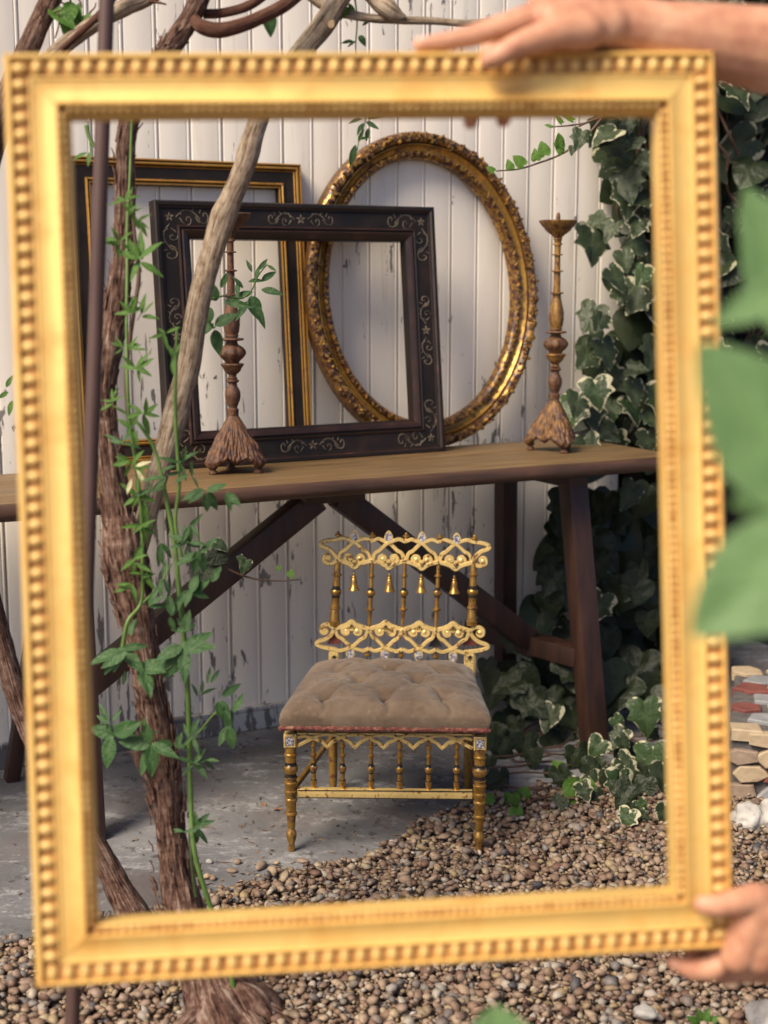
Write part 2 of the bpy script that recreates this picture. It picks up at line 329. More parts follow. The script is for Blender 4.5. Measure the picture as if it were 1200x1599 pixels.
    def build(s, name, mats, parent=None, world=True, smooth=35, at=None):
        me = bpy.data.meshes.new(name)
        v = s.v
        if parent is not None and world:
            I = MWORLD[parent].inverted(); v = [tuple(I @ Vector(p)) for p in v]
        me.from_pydata(v, [], s.f)
        if not isinstance(mats, (list, tuple)): mats = [mats]
        for m in mats: me.materials.append(M[m] if isinstance(m, str) else m)
        if len(mats) > 1: me.polygons.foreach_set('material_index', s.m)
        if s.uv:
            uv = me.uv_layers.new(name='UVMap'); lv = np.zeros(len(me.loops), np.int32); me.loops.foreach_get('vertex_index', lv)
            arr = np.array([s.uv.get(i, (0, 0)) for i in range(len(v))], np.float32)[lv]; uv.data.foreach_set('uv', arr.ravel())
        if s.col is not None:
            ca = me.color_attributes.new('edge', 'FLOAT_COLOR', 'POINT'); ca.data.foreach_set('color', np.array(s.col, np.float32).ravel())
        bm = bmesh.new(); bm.from_mesh(me); bmesh.ops.recalc_face_normals(bm, faces=bm.faces); bm.to_mesh(me); bm.free()
        if smooth:
            me.shade_smooth()
            if smooth < 180: me.set_sharp_from_angle(angle=math.radians(smooth))
        return link(name, me, parent)
def link(name, me, parent=None, mat=None):
    o = bpy.data.objects.new(name, me); COL.objects.link(o)
    if parent is not None: o.parent = parent
    if mat is not None: o.matrix_basis = mat
    MWORLD[o] = (MWORLD[parent] if parent is not None else Matrix()) @ (mat if mat is not None else Matrix())
    return o
def tag(o, label, cat, group=None, kind=None):
    if label: o['label'] = label
    if cat: o['category'] = cat
    if group: o['group'] = group
    if kind: o['kind'] = kind
    return o
def thing(name, label, cat, mat=None, group=None):
    mat = mat or Matrix()
    if isinstance(mat, Vector): mat = Matrix.Translation(mat)
    o = link(name, None, None, mat); return tag(o, label, cat, group)
def struct(o): o['kind'] = 'structure'; return o
def frame_mat(o, x, y, z):
    m = Matrix.Identity(4)
    for i in range(3): m[i][0] = x[i]; m[i][1] = y[i]; m[i][2] = z[i]; m[i][3] = o[i]
    return m
def smoothpath(pts, k=6):
    """Catmull-Rom through tuples of any length"""
    P = [np.array(p, float) for p in pts]; P = [2 * P[0] - P[1]] + P + [2 * P[-1] - P[-2]]; out = []
    for i in range(1, len(P) - 2):
        for j in range(k):
            t = j / k; a, b, c, d = P[i - 1], P[i], P[i + 1], P[i + 2]
            out.append(.5 * (2 * b + (c - a) * t + (2 * a - 5 * b + 4 * c - d) * t * t + (3 * b - a - 3 * c + d) * t ** 3))
    out.append(P[-2]); return out
def pxpath(pts, k=6):
    """(px, py, width in px, world Y) -> smooth world points and radii"""
    S = smoothpath(pts, k); V = []; R = []
    for x, y, w, Y in S:
        p = at_y(x, y, Y); d = (p - CAM).dot(Vector((0, cp, -sp))); V.append(p); R.append(w / 2 * d / F_PX)
    return V, R
# ================================================================== THE SETTING
g = MB(); g.add([(-60, -60, -.07), (60, -60, -.07), (60, 60, -.07), (-60, 60, -.07)], [(0, 1, 2, 3)]); struct(g.build('ground', 'earth', smooth=0))
edge_px = [(-900, 1560), (-400, 1530), (-200, 1502), (0, 1476), (70, 1458), (145, 1437), (230, 1425), (325, 1402), (430, 1366), (480, 1356), (540, 1346), (600, 1330), (640, 1296), (690, 1268), (780, 1240), (900, 1226), (1060, 1222), (1300, 1235)]
EDGE = [at_z(x, y) for x, y in edge_px]
slab_poly = [p.to_2d() for p in EDGE] + [(DS * 3.2 + DN * 3.2).to_2d(), (DS * 3.2 + DN * 3.6).to_2d(), (DS * -2.2 + DN * 3.6).to_2d(), (DS * -2.2 + DN * 2.6).to_2d()]
sm = MB(); n = len(slab_poly)
sm.add([(p.x, p.y, 0) for p in slab_poly] + [(p.x, p.y, -.065) for p in slab_poly], [tuple(range(n)), tuple(range(2 * n - 1, n - 1, -1))] + [(i, (i + 1) % n, (i + 1) % n + n, i + n) for i in range(n)])
struct(sm.build('concrete_slab', 'concrete', smooth=0))
gb = MB(); NX, NY = 70, 60; vs = []
for j in range(NY + 1):
    for i in range(NX + 1):
        x = -2.4 + 4.8 * i / NX; y = .2 + 4.0 * j / NY
        vs.append((x, y, -.016 + .010 * noise.noise(Vector((x * 4, y * 4, 1)))))
gb.add(vs, [(j * (NX + 1) + i, j * (NX + 1) + i + 1, (j + 1) * (NX + 1) + i + 1, (j + 1) * (NX + 1) + i) for j in range(NY) for i in range(NX)])
struct(gb.build('gravel_bed', 'soil'))
# loose gravel: one mass of rounded stones
def inside(px, py, poly):
    c = np.zeros(len(px), bool); P = [(p[0], p[1]) for p in poly]; j = len(P) - 1
    for i in range(len(P)):
        (xi, yi), (xj, yj) = P[i], P[j]
        hit = ((yi > py) != (yj > py)) & (px < (xj - xi) * (py - yi) / (yj - yi + 1e-12) + xi); c ^= hit; j = i
    return c
def pebble_field():
    xs, ys, zs, rs = [], [], [], []
    for layer, (step, z, rlo, rhi) in enumerate(((.0160, -.004, .0068, .0125), (.0178, .006, .0060, .0130), (.026, .0125, .0055, .0122))):
        gx, gy = np.meshgrid(np.arange(-1.05, 1.15, step), np.arange(1.72, 3.35, step))
        x = gx.ravel() + RNG.uniform(-.5, .5, gx.size) * step * .95; y = gy.ravel() + RNG.uniform(-.5, .5, gx.size) * step * .95
        keep = np.abs(x) < .36 * y + .12
        x, y = x[keep], y[keep]
        xs.append(x); ys.append(y); zs.append(np.full(len(x), z) + RNG.uniform(-.003, .004, len(x))); rs.append(rlo * .9 + (rhi * 1.12 - rlo * .9) * RNG.random(len(x)) ** 1.8)
    step = .0115; gx, gy = np.meshgrid(np.arange(-1.05, 1.15, step), np.arange(1.72, 3.35, step)); x = gx.ravel() + RNG.uniform(-.5, .5, gx.size) * step; y = gy.ravel() + RNG.uniform(-.5, .5, gx.size) * step; keep = np.abs(x) < .36 * y + .12; x, y = x[keep], y[keep]
    xs.append(x); ys.append(y); zs.append(RNG.uniform(-.004, .006, len(x))); rs.append(RNG.uniform(.0028, .006, len(x)))
    x, y, z, r = map(np.concatenate, (xs, ys, zs, rs))
    jit = np.array([[noise.noise(Vector((a * 9, b * 9, 5))), noise.noise(Vector((a * 9, b * 9, 15)))] for a, b in zip(x, y)]) * .02
    k = ~inside(x + jit[:, 0], y + jit[:, 1] + .012 - .02 * RNG.random(len(x)), slab_poly); x, y, z, r = x[k], y[k], z[k], r[k]
    bm = bmesh.new(); bmesh.ops.create_icosphere(bm, subdivisions=2, radius=1); bv = np.array([v.co[:] for v in bm.verts]); bf2 = np.array([[v.index for v in f.verts] for f in bm.faces]); bm.free()
    bm = bmesh.new(); bmesh.ops.create_icosphere(bm, subdivisions=1, radius=1); bm.verts.index_update(); bv = np.array([v.co[:] for v in bm.verts]); bf = np.array([[v.index for v in f.verts] for f in bm.faces]); bm.free()
    N = len(x); nv = len(bv)
    shape = bv[None] * (1 + RNG.uniform(.10, .30, (N, 1, 1)) * RNG.standard_normal((N, nv, 1)).clip(-1.5, 1.5))
    shape = shape * np.stack([RNG.uniform(.85, 1.25, N), RNG.uniform(.7, 1.0, N), RNG.uniform(.38, .72, N)], 1)[:, None] * r[:, None, None]
    ax = RNG.standard_normal((N, 3)); ax /= np.linalg.norm(ax, axis=1, keepdims=True); ang = RNG.uniform(0, .9, N); rz = RNG.uniform(0, 6.28, N)
    def rot(v, k, a):
        c, s = np.cos(a)[:, None, None], np.sin(a)[:, None, None]; k = k[:, None]; return v * c + np.cross(np.broadcast_to(k, v.shape), v) * s + k * (v * k).sum(-1, keepdims=True) * (1 - c)
    shape = rot(shape, np.tile([0, 0, 1.], (N, 1)), rz); shape = rot(shape, ax, ang)
    V = (shape + np.stack([x, y, z], 1)[:, None]).reshape(-1, 3); Fc = (bf[None] + (np.arange(N) * nv)[:, None, None]).reshape(-1, 3)
    me = bpy.data.meshes.new('gravel'); me.vertices.add(len(V)); me.vertices.foreach_set('co', V.ravel()); me.loops.add(Fc.size); me.loops.foreach_set('vertex_index', Fc.ravel().astype(np.int32))
    me.polygons.add(len(Fc)); me.polygons.foreach_set('loop_start', np.arange(0, Fc.size, 3, dtype=np.int32)); me.update(calc_edges=True); me.shade_smooth(); me.materials.append(M['pebble'])
    o = link('gravel', me); o['kind'] = 'stuff'; print('pebbles', N)
pebble_field()
# ------------------------------------------------------------------ beadboard wall
def seam_s(k): return snz(at_n((30.5 + 56.61 * k) / (1 + .01148 * k), 70, WALL_N))[0]
pitch = (seam_s(19) - seam_s(0)) / 19; s0 = seam_s(0); S_END = snz(at_n(961, 300, WALL_N))[0]
wall = thing('wall', 'whitewashed beadboard wall of upright planks with peeling paint', 'wall', frame_mat(wp(s0, WALL_N, 0), DS, DN, UP))
SK_T = snz(at_n(440, 1101, WALL_N))[2]; SK_B = snz(at_n(440, 1130, WALL_N))[2]
bd = MB(); w = pitch - .0010; prof = [(0, .004), (.002, .0008), (.004, 0)]
prof += [(w - .0118, 0), (w - .0108, .0016), (w - .0098, .0016)] + [(w - .0055 - .0040 * math.cos(a), .0015 - .0022 * math.sin(a)) for a in np.linspace(.15, math.pi - .1, 6)] + [(w - .0008, .0018), (w, .003), (w, .016), (0, .016)]
zb, zt = SK_T - .01, 3.0; np_ = len(prof)
bd.add([(x, y, zb) for x, y in prof] + [(x, y, zt) for x, y in prof], [(i, (i + 1) % np_, (i + 1) % np_ + np_, i + np_) for i in range(np_)] + [tuple(range(np_)), tuple(range(2 * np_ - 1, np_ - 1, -1))])
b0 = bd.build('board', 'paint_white', wall, world=False, smooth=40); nb = 1
K_END = int((S_END - s0) / pitch)
for k in range(-26, K_END + 1):
    o = b0 if k == -26 else link('board', b0.data, wall)
    o.matrix_basis = Matrix.Translation((k * pitch + random.choice((0, 0, 0, .0009, -.0003)), random.uniform(-.0012, .0012), 0))
wd = S_END - s0 - (K_END + 1) * pitch + .002
MB().box(((K_END + 1) * pitch + wd / 2 - .001, .008, (zb + zt) / 2), (wd, .018, zt - zb), None, .002).build('corner_board', 'paint_white', wall, world=False)
MB().box(((K_END + 1 - 26) * pitch / 2, .07, 1.5), ((K_END + 27) * pitch - .01, .1, 2.96)).build('backing', 'gap_dark', wall, world=False, smooth=0)
x0, x1 = -26 * pitch, S_END - s0
for a, b in ((x0, 1.1), (1.103, x1)):
    MB().box(((a + b) / 2, -.004, (SK_B + SK_T) / 2), (b - a, .026, SK_T - SK_B), None, .003).build('skirting_board', 'paint_skirting', wall, world=False)
MB().box(((x0 + x1) / 2, -.010, SK_T + .006), (x1 - x0, .016, .010), None, .002).build('skirting_cap', 'paint_skirting', wall, world=False)
MB().box(((x0 + x1) / 2, .03, SK_B / 2 - .02), (x1 - x0, .06, SK_B + .03)).build('footing', 'masonry', wall, world=False, smooth=0)
# darker masonry wall beyond the end of the boards, carrying the ivy
gw = thing('garden_wall', 'dark rough garden wall behind the ivy, beyond the white boards', 'wall', frame_mat(wp(S_END, WALL_N + .16, 0), DS, DN, UP))
for r in range(17):
    xx = -.05 - (r % 2) * .12
    while xx < 2.6:
        L = random.uniform(.2, .34)
        MB().box((xx + L / 2, .1 + random.uniform(-.012, .012), r * .17 + .085), (L - .012, .2, .158), None, .012).build('stone', 'masonry', gw, world=False)
        xx += L
MB().box((1.25, .13, 1.45), (2.8, .18, 2.86)).build('mortar', 'gap_dark', gw, world=False, smooth=0)
# ------------------------------------------------------------------ low stone planter at the right
pl0 = at_z(1135, 1246)
pl = thing('stone_planter', 'low planter of mixed tan, red and grey crazy stone', 'planter', frame_mat(pl0, Vector((.97, -.26, 0)).normalized(), Vector((.26, .97, 0)).normalized(), UP))
PW, PD, PH = .75, .55, .16
MB().box((PW / 2, PD / 2 + .01, PH / 2), (PW, PD, PH - .004), None, .01).build('mortar_core', 'mortar', pl, world=False)
def stone_poly(c, w, h, depth, seed, plane):
    rr = random.Random(seed); m = MB(); k = rr.choice((4, 5, 5, 6)); a0 = rr.random() * .8 + .4; pts = []
    for i in range(k):
        a = a0 + 2 * math.pi * i / k; r = rr.uniform(.72, 1.10); pts.append((c[0] + w / 2 * r * math.cos(a), c[1] + h / 2 * r * math.sin(a)))
    def P(x, y, d): return (x, -d, y) if plane == 'f' else (x, y, PH + d)
    cx, cy = c; vs = [P(x, y, -.02) for x, y in pts] + [P(x, y, depth * .6) for x, y in pts] + [P(cx + (x - cx) * .88, cy + (y - cy) * .88, depth * rr.uniform(.9, 1.2)) for x, y in pts]
    m.add(vs, [(i, (i + 1) % k, (i + 1) % k + k, i + k) for i in range(k)] + [(i + k, (i + 1) % k + k, (i + 1) % k + 2 * k, i + 2 * k) for i in range(k)] + [tuple(range(2 * k, 3 * k))])
    m.build('stone', rr.choice(('stone_tan', 'stone_tan', 'stone_red', 'stone_grey', 'stone_brown')), pl, world=False, smooth=0)
q = 0
for j in range(4):
    for i in range(10):
        q += 1; stone_poly((.03 + i * .077 + (j % 2) * .03 + random.uniform(-.01, .01), .02 + j * .042), random.uniform(.085, .112), random.uniform(.040, .054), .008, q, 'f')
for j in range(7):
    for i in range(9):
        q += 1; stone_poly((.04 + i * .083 + (j % 2) * .035 + random.uniform(-.012, .012), .03 + j * .082), random.uniform(.09, .125), random.uniform(.075, .115), .006, q + 100, 't')
def rock(name, c, r, label, mat, seed, group=None):
    bm = bmesh.new(); bmesh.ops.create_icosphere(bm, subdivisions=4, radius=1)
    for v in bm.verts:
        p = v.co.copy(); d = 1 + .30 * noise.noise(p * 1.4 + Vector((seed, 0, 0))) + .12 * noise.noise(p * 4 + Vector((seed, 3, 0))) + .05 * noise.noise(p * 11)
        v.co = Vector((p.x * r[0], p.y * r[1], p.z * r[2])) * d
    me = bpy.data.meshes.new(name); bm.to_mesh(me); bm.free(); me.shade_smooth(); me.materials.append(M[mat])
    return tag(link(name, me, None, Matrix.Translation(c)), label, 'rock', group)
p = at_z(1052, 1212); rock('rock', p + Vector((0, 0, .03)), (.052, .05, .075), 'rough grey boulder beside the ivy at the planter end', 'rock', 3)
p = at_z(1168, 1292); rock('rock', p + Vector((-.002, 0, .022)), (.034, .03, .032), 'pale rounded stone at the foot of the planter', 'rock_pale', 8)
p = at_z(1205, 1290); rock('rock', p + Vector((.01, 0, .025)), (.05, .04, .036), 'bright whitish stone against the planter, larger than its neighbour', 'rock_pale', 12)
p = at_z(1215, 1610); rock('rock', p + Vector((0, 0, .012)), (.048, .045, .034), 'grey stone on the gravel nearest the camera', 'rock', 21)
pot = thing('terracotta_pot', 'red terracotta pot standing on the stone planter', 'pot', MWORLD[pl] @ Matrix.Translation((.185, .36, PH + .012)))
MB().lathe([(.055, 0), (.075, .10), (.078, .115), (.086, .117), (.088, .145), (.080, .147), (.076, .12), (.05, .10)], 28).build('body', 'terracotta', pot, world=False)
MB().lathe([(.02, .10), (.078, .112), (.05, .122), (.01, .126)], 20).build('soil_fill', 'soil', pot, world=False)
# ------------------------------------------------------------------ long trestle bench table
tabS0, tabS1 = -.35, snz(at_z(1092, 716, TAB_Z))[0]
tb = thing('trestle_table', 'long narrow trestle table with ochre top and dark brown legs', 'table', frame_mat(wp(0, TAB_F, 0), DS, DN, UP))
TD = TAB_B - TAB_F; TT = .035
t = MB(); pr = [(0, -.028), (-.006, -.022), (-.008, -.012), (-.005, -.003), (.004, 0)]
for a, b, m_ in ((.004, TD * .55 - .0008, 0), (TD * .55 + .0008, TD, 0)):
    t.box(((tabS0 + tabS1) / 2, (a + b) / 2, TAB_Z - TT / 2), (tabS1 - tabS0, b - a, TT), None, .0025)
t.build('tabletop', 'table_wood', tb, world=False)
e = MB(); L0, L1 = tabS0, tabS1; prof = [(.003, -.0355), (-.004, -.035), (-.012, -.030), (-.015, -.020), (-.013, -.010), (-.008, -.003), (.003, -.0008)]
kN = 60; vs = []
for i in range(kN + 1):
    s_ = L0 + (L1 - L0) * i / kN
    for y, z in prof: vs.append((s_, y + .0016 * noise.noise(Vector((s_ * 7, z * 60, 2))), TAB_Z + z + .0012 * noise.noise(Vector((s_ * 5, y * 50, 7)))))
m7 = len(prof)
e.add(vs, [(i * m7 + k, i * m7 + (k + 1) % m7, (i + 1) * m7 + (k + 1) % m7, (i + 1) * m7 + k) for i in range(kN) for k in range(m7)] + [tuple(range(m7)), tuple(range(kN * m7, kN * m7 + m7))])
e.build('edge_moulding', 'table_edge', tb, world=False, smooth=50)
def tl(x, y, n): s, nn, z = snz(at_n(x, y, n)); return Vector((s, nn - TAB_F, z))
ZU = TAB_Z - TT
def leg(top, foot, w=.062, d=.05):
    MB().bar(foot, top, w, d, Vector((1, 0, 0)), .004).build('leg', 'leg_wood', tb, world=False)
sR = snz(at_n(893, 760, TAB_F + .09))[0]; sL = snz(at_z(150, 1308))[0]; sR2 = snz(at_n(789, 800, TAB_B - .04))[0]
nfoot = snz(at_z(150, 1308))[1] - TAB_F
leg(Vector((sR, .09, ZU)), Vector((sR + .012, -.02, 0)), .058)
leg(Vector((snz(at_n(790, 750, TAB_B - .06))[0], TD - .06, ZU)), Vector((snz(at_n(789, 1080, TAB_B + .03))[0], TD + .03, 0)), .046)
leg(Vector((sL - .005, .09, ZU)), Vector((sL - .012, nfoot, 0)), .058)
leg(Vector((snz(at_n(88, 800, TAB_B - .06))[0], TD - .06, ZU)), Vector((snz(at_z(34, 1240))[0], TD + .0, 0)), .034, .034)
zst = .235
for s_ in (sR + .006, sL - .03):
    MB().bar(Vector((s_, .035, zst)), Vector((s_ - (.09 if s_ > 1 else .03), TD - .02, zst)), .05, .06, UP, .004).build('stretcher', 'leg_wood', tb, world=False)
apex = tl(512, 790, TAB_F + TD * .45); yb = TD * .45
MB().box((apex.x, yb, ZU - .022), (.16, .09, .044), None, .004).build('apex_block', 'leg_wood', tb, world=False)
MB().bar(Vector((apex.x - .03, yb, ZU - .035)), Vector((sL - .01, yb, zst + .015)), .06, .052, UP, .004).build('brace', 'leg_wood', tb, world=False)
MB().bar(Vector((apex.x + .03, yb + .004, ZU - .035)), Vector((sR - .05, yb + .004, zst + .015)), .06, .052, UP, .004).build('brace', 'leg_wood', tb, world=False)
MB().bar(Vector((sR, .06, ZU - .02)), Vector((sR, TD - .05, ZU - .02)), .036, .06, UP, .004).build('bearer', 'leg_wood', tb, world=False)
MB().bar(Vector((sL - .03, .06, ZU - .02)), Vector((sL - .03, TD - .05, ZU - .02)), .036, .06, UP, .004).build('bearer', 'leg_wood', tb, world=False)
# ================================================================== FRAMES ON THE TABLE
def rail_frame(root, Wd, Hg, prof, mats, segm, nsub=1, names='rail', jit=0.0):
    """four mitred rails; prof = closed section [(u inward, y)], segm = material per section side"""
    C = [Vector((-Wd / 2, 0, 0)), Vector((Wd / 2, 0, 0)), Vector((Wd / 2, 0, Hg)), Vector((-Wd / 2, 0, Hg))]
    out = []
    for i in range(4):
        a, b = C[i], C[(i + 1) % 4]; d = (b - a).normalized(); nin = Vector((-d.z, 0, d.x)); L = (b - a).length; k = len(prof); m = MB(); vs = []
        for j in range(nsub + 1):
            for u, y in prof:
                s_ = u + .0004 + (L - 2 * u - .0008) * j / nsub; p = a + d * s_ + nin * u
                vs.append((p.x, y + jit * noise.noise(Vector((p.x * 9, p.z * 9, u * 40))), p.z))
        o = m.add(vs, [])
        for j in range(nsub):
            for q in range(k):
                m.f.append((j * k + q, j * k + (q + 1) % k, (j + 1) * k + (q + 1) % k, (j + 1) * k + q)); m.m.append(segm[q])
        m.f.append(tuple(range(k))); m.m.append(segm[0]); m.f.append(tuple(nsub * k + q for q in range(k))); m.m.append(segm[0])
        out.append(m.build(names, mats, root, world=False, smooth=32))
    return out
def lean(pL, pR, ptop):
    """local axes of a leaning frame from its two bottom corners and a point at its top edge"""
    x = (pR - pL).normalized(); o = (pL + pR) / 2; z = ptop - o; z = (z - x * z.dot(x)); h = z.length; z.normalize(); return frame_mat(o, x, z.cross(x), z), (pR - pL).length, h
# black and gold frame
tr = at_n(471, 256, 3.368); sl = snz(at_n(100, 235, 3.368))[0]; sr = snz(tr)[0]
m_, w_, h_ = lean(wp(sl, 3.305, TAB_Z), wp(sr, 3.305, TAB_Z), wp((sl + sr) / 2, 3.368, tr.z))
bf = thing('picture_frame', 'black picture frame with thin gold mouldings, rearmost at left on the table', 'picture frame', m_)
pr = [(.000, .030), (.000, .004), (.002, 0), (.0045, 0), (.006, .004), (.0075, .004), (.009, .001), (.013, .000), (.015, .004), (.017, .006), (.019, .004), (.021, .007), (.048, .008), (.050, .004), (.0525, .003), (.055, .005), (.0565, .008), (.058, .006), (.060, .006), (.062, .010), (.062, .030)]
rail_frame(bf, w_, h_, pr, ['black_wood', 'gilt_line'], [0, 1, 1, 1, 0, 1, 1, 1, 0, 1, 1, 0, 1, 1, 1, 0, 1, 1, 1, 0, 0], 20)
# carved dark frame
trc = at_n(676.5, 322.7, 3.255); sl, sr = 1.086, 1.846
m_, w_, h_ = lean(wp(sl, 3.180, TAB_Z), wp(sr, 3.200, TAB_Z), wp((sl + sr) / 2, 3.255, snz(trc)[2]))
cf = thing('picture_frame', 'dark carved picture frame with pale scroll inlay leaning in front of the others', 'picture frame', m_)
pr = [(.000, .036), (.000, .003), (.003, 0), (.010, 0), (.014, .004), (.017, .004), (.019, .008), (.056, .008), (.058, .005), (.061, .004), (.064, .007), (.066, .007), (.069, .003), (.077, .005), (.084, .012), (.088, .013), (.088, .036)]
rail_frame(cf, w_, h_, pr, ['dark_wood', 'red_wood'], [0, 0, 0, 1, 0, 0, 0, 1, 1, 0, 0, 1, 1, 1, 0, 0, 0], 16, jit=.0006)
def scroll(m, ox, oz, ang, sc, flip=1):
    """a leafy C scroll with curled ends, laid on the flat of the rail"""
    ca, sa = math.cos(ang), math.sin(ang)
    def T(pts): return [(ox + (x * ca - z * flip * sa) * sc, oz + (x * sa + z * flip * ca) * sc) for x, z in pts]
    y0, y1 = .0072, .0084; th = .0024
    main = [(.0, .0)]
    for k in range(13): a = k / 12; main.append((a * .62, .17 * math.sin(a * 3.4)))
    sp = [(.72 + .16 * (1 - q / 15) * math.cos(2.9 - q * .46), .02 + .20 * (1 - q / 17) * math.sin(2.9 - q * .46) * -1 + .0) for q in range(14)]
    m.ribbon(T(main + sp), th, y0, y1)
    m.ribbon(T([(.30 + .11 * (1 - q / 13) * math.cos(-1.8 + q * .55), -.06 + .13 * (1 - q / 13) * math.sin(-1.8 + q * .55)) for q in range(11)]), th * .8, y0 + .0001, y1)
    for lx, lz, dx, dz in ((.12, .05, .10, .17), (.26, .14, .10, .15), (.42, .15, .12, .12), (.10, -.02, .11, -.14), (.5, .02, .10, -.17), (.60, .10, .08, .16)):
        m.ribbon(T([(lx, lz), (lx + dx * .5, lz + dz * .65), (lx + dx, lz + dz)]), th * 1.1, y0 + .0002, y1, [1.1, 1, .15])
def flower(m, x, z, r):
    for k in range(5):
        a = math.pi / 2 + k * 2 * math.pi / 5; m.ribbon([(x + r * .2 * math.cos(a), z + r * .2 * math.sin(a)), (x + r * .6 * math.cos(a), z + r * .6 * math.sin(a)), (x + r * math.cos(a), z + r * math.sin(a))], r * .5, .0072, .0084, [.5, 1, .3])
uc = .038; hw = w_ / 2
for (cx, cz, a) in ((0, h_ - uc, 0), (0, uc, 0), (hw - uc, h_ * .5, math.pi / 2), (-hw + uc, h_ * .5, math.pi / 2)):
    m = MB(); ca, sa = math.cos(a), math.sin(a)
    for q, fl in ((1, 1), (-1, -1)): scroll(m, cx + .018 * q * ca, cz + .018 * q * sa, a + (0 if q > 0 else math.pi), .085, fl)
    flower(m, cx, cz, .012); m.build('scroll_inlay', 'inlay', cf, world=False)
for sx in (-1, 1):
    for sz in (0, 1):
        m = MB(); cx = sx * (hw - uc); cz = uc if sz == 0 else h_ - uc; vd = 1 if sz == 0 else -1
        scroll(m, cx - sx * .016, cz, 0 if sx < 0 else math.pi, .10, 1 if (sx < 0) == (sz == 1) else -1)
        scroll(m, cx, cz + vd * .016, math.pi / 2 * vd, .10, 1 if (sx < 0) == (sz == 0) else -1); flower(m, cx, cz, .011)
        m.build('scroll_inlay', 'inlay', cf, world=False)
# oval frame
OBn, OTn = 3.285, 3.368
ob = at_n(697, 699, OBn); ot = at_n(653, 205, OTn); ll = at_n(478, 462, 3.33); lr = at_n(837, 470, 3.33)
xs = (snz(ll)[0] + snz(lr)[0]) / 2
m_, w_, h_ = lean(wp(xs - .1, OBn, TAB_Z), wp(xs + .1, OBn, TAB_Z), wp(xs, OTn, ot.z))
of = thing('picture_frame', 'oval gilt picture frame with carved berries and leaves leaning on the wall', 'picture frame', m_)
OA = (snz(lr)[0] - snz(ll)[0]) / 2; OB = h_ / 2; RW = .070
def ov(th, u):
    """point at distance u inside the outer ellipse"""
    c, s_ = math.cos(th), math.sin(th); nx, nz = OB * c, OA * s_; L = math.hypot(nx, nz); return OA * c - nx / L * u, OB + OB * s_ - nz / L * u, -nx / L, -nz / L
def ovband(prof, name, mats, segm, amp=0.0, N=260, fr=30):
    m = MB(); k = len(prof); vs = []
    for i in range(N):
        th = 2 * math.pi * i / N
        for q, (u, y) in enumerate(prof):
            x, z, _, _ = ov(th, u); d = amp * (noise.noise(Vector((x * fr, z * fr, u * 90))) + .8 * noise.noise(Vector((x * fr * 2.3, z * fr * 2.3, u * 200)))) if 0 < q < k - 1 and amp else 0
            vs.append((x, y + d, z))
    m.add(vs, [])
    for i in range(N):
        j = (i + 1) % N
        for q in range(k - 1): m.f.append((i * k + q, i * k + q + 1, j * k + q + 1, j * k + q)); m.m.append(segm[q] if segm else 0)
    return m.build(name, mats, of, world=False, smooth=45)
ovband([(0, .030), (0, .004), (.003, -.004), (.009, -.010), (.016, -.012), (.023, -.009), (.028, -.003), (.0295, .004)], 'outer_moulding', 'gilt_oval', None, .0035, 360)
ovband([(.029, .006), (.031, -.002), (.034, -.003), (.038, .003), (.043, .007), (.049, .008), (.051, .012)], 'cove', 'gilt_cove', None)
ovband([(.050, .014), (.051, .004), (.055, .000), (.061, .001), (.066, .006), (RW, .012), (RW, .030), (.0, .030)], 'inner_moulding', 'gilt_oval', None, .0022, 360, 60)
orn = MB(); leafy = MB(); inner = MB(); rr = random.Random(4)
th = 0.0
while th < 2 * math.pi:
    x, z, nx, nz = ov(th, .014); tx, tz = -nz, nx; kind = rr.random(); step = .05
    if kind < .42:                                                # bunch of berries
        for q in range(rr.randint(5, 8)):
            a, b = rr.uniform(-.013, .013), rr.uniform(-.011, .012); r = rr.uniform(.0032, .0056)
            orn.ell((x + tx * a + nx * b, -.012 + abs(b) * .25 + rr.uniform(-.002, .002), z + tz * a + nz * b), (r, r, r), None, 8, 5)
        step = .050
    else:                                                         # curling acanthus leaves
        for q in range(5):
            a0 = math.atan2(tz, tx) + rr.uniform(-.5, .5) + (math.pi if q % 2 else 0); px_, pz_ = x + rr.uniform(-.005, .005) + nx * .003, z + rr.uniform(-.005, .005) + nz * .003; Ln = rr.uniform(.012, .019); cv = rr.choice((-1, 1)) * rr.uniform(1.2, 2.6)
            pts = []; xx, zz, aa = px_, pz_, a0
            for i in range(7): pts.append((xx, zz)); xx += math.cos(aa) * Ln / 6; zz += math.sin(aa) * Ln / 6; aa += cv / 6
            leafy.ribbon(pts, .0080, -.0148 - rr.random() * .0025, -.004, [.5, .9, 1.1, 1.05, .95, .8, .5])
        if rr.random() < .45:                                     # rosette
            for q in range(6):
                a = q * math.pi / 3; orn.ell((x + .0075 * math.cos(a), -.014, z + .0075 * math.sin(a)), (.0048, .0032, .0048), None, 8, 5)
            orn.ell((x, -.017, z), (.004, .004, .004), None, 8, 5)
        step = .062
    th += step / math.hypot(OA * math.sin(th), OB * math.cos(th)) * .62
N = 150
for i in range(N):
    th = 2 * math.pi * i / N; x, z, nx, nz = ov(th, .057); tx, tz = -nz, nx; f_ = 1 if i % 2 else -1; a = rr.uniform(-.003, .003); qs = rr.uniform(.6, 1.15)
    inner.ribbon([(x + tx * a - nx * .006 - tx * f_ * .004, z + tz * a - nz * .006 - tz * f_ * .004), (x + tx * (a + .002), z + tz * (a + .002)), (x + tx * (a + .003 + f_ * .004) + nx * .006 * qs, z + tz * (a + .003 + f_ * .004) + nz * .006 * qs)], .0062 * qs, -.0045 - rr.random() * .0015, .004, [.5, 1, .25])
for nm, mb in (('berry_carving', orn), ('leaf_carving', leafy), ('leaf_edge', inner)):
    o = mb.build(nm, 'gilt_oval', of, world=False); o['kind'] = 'stuff'
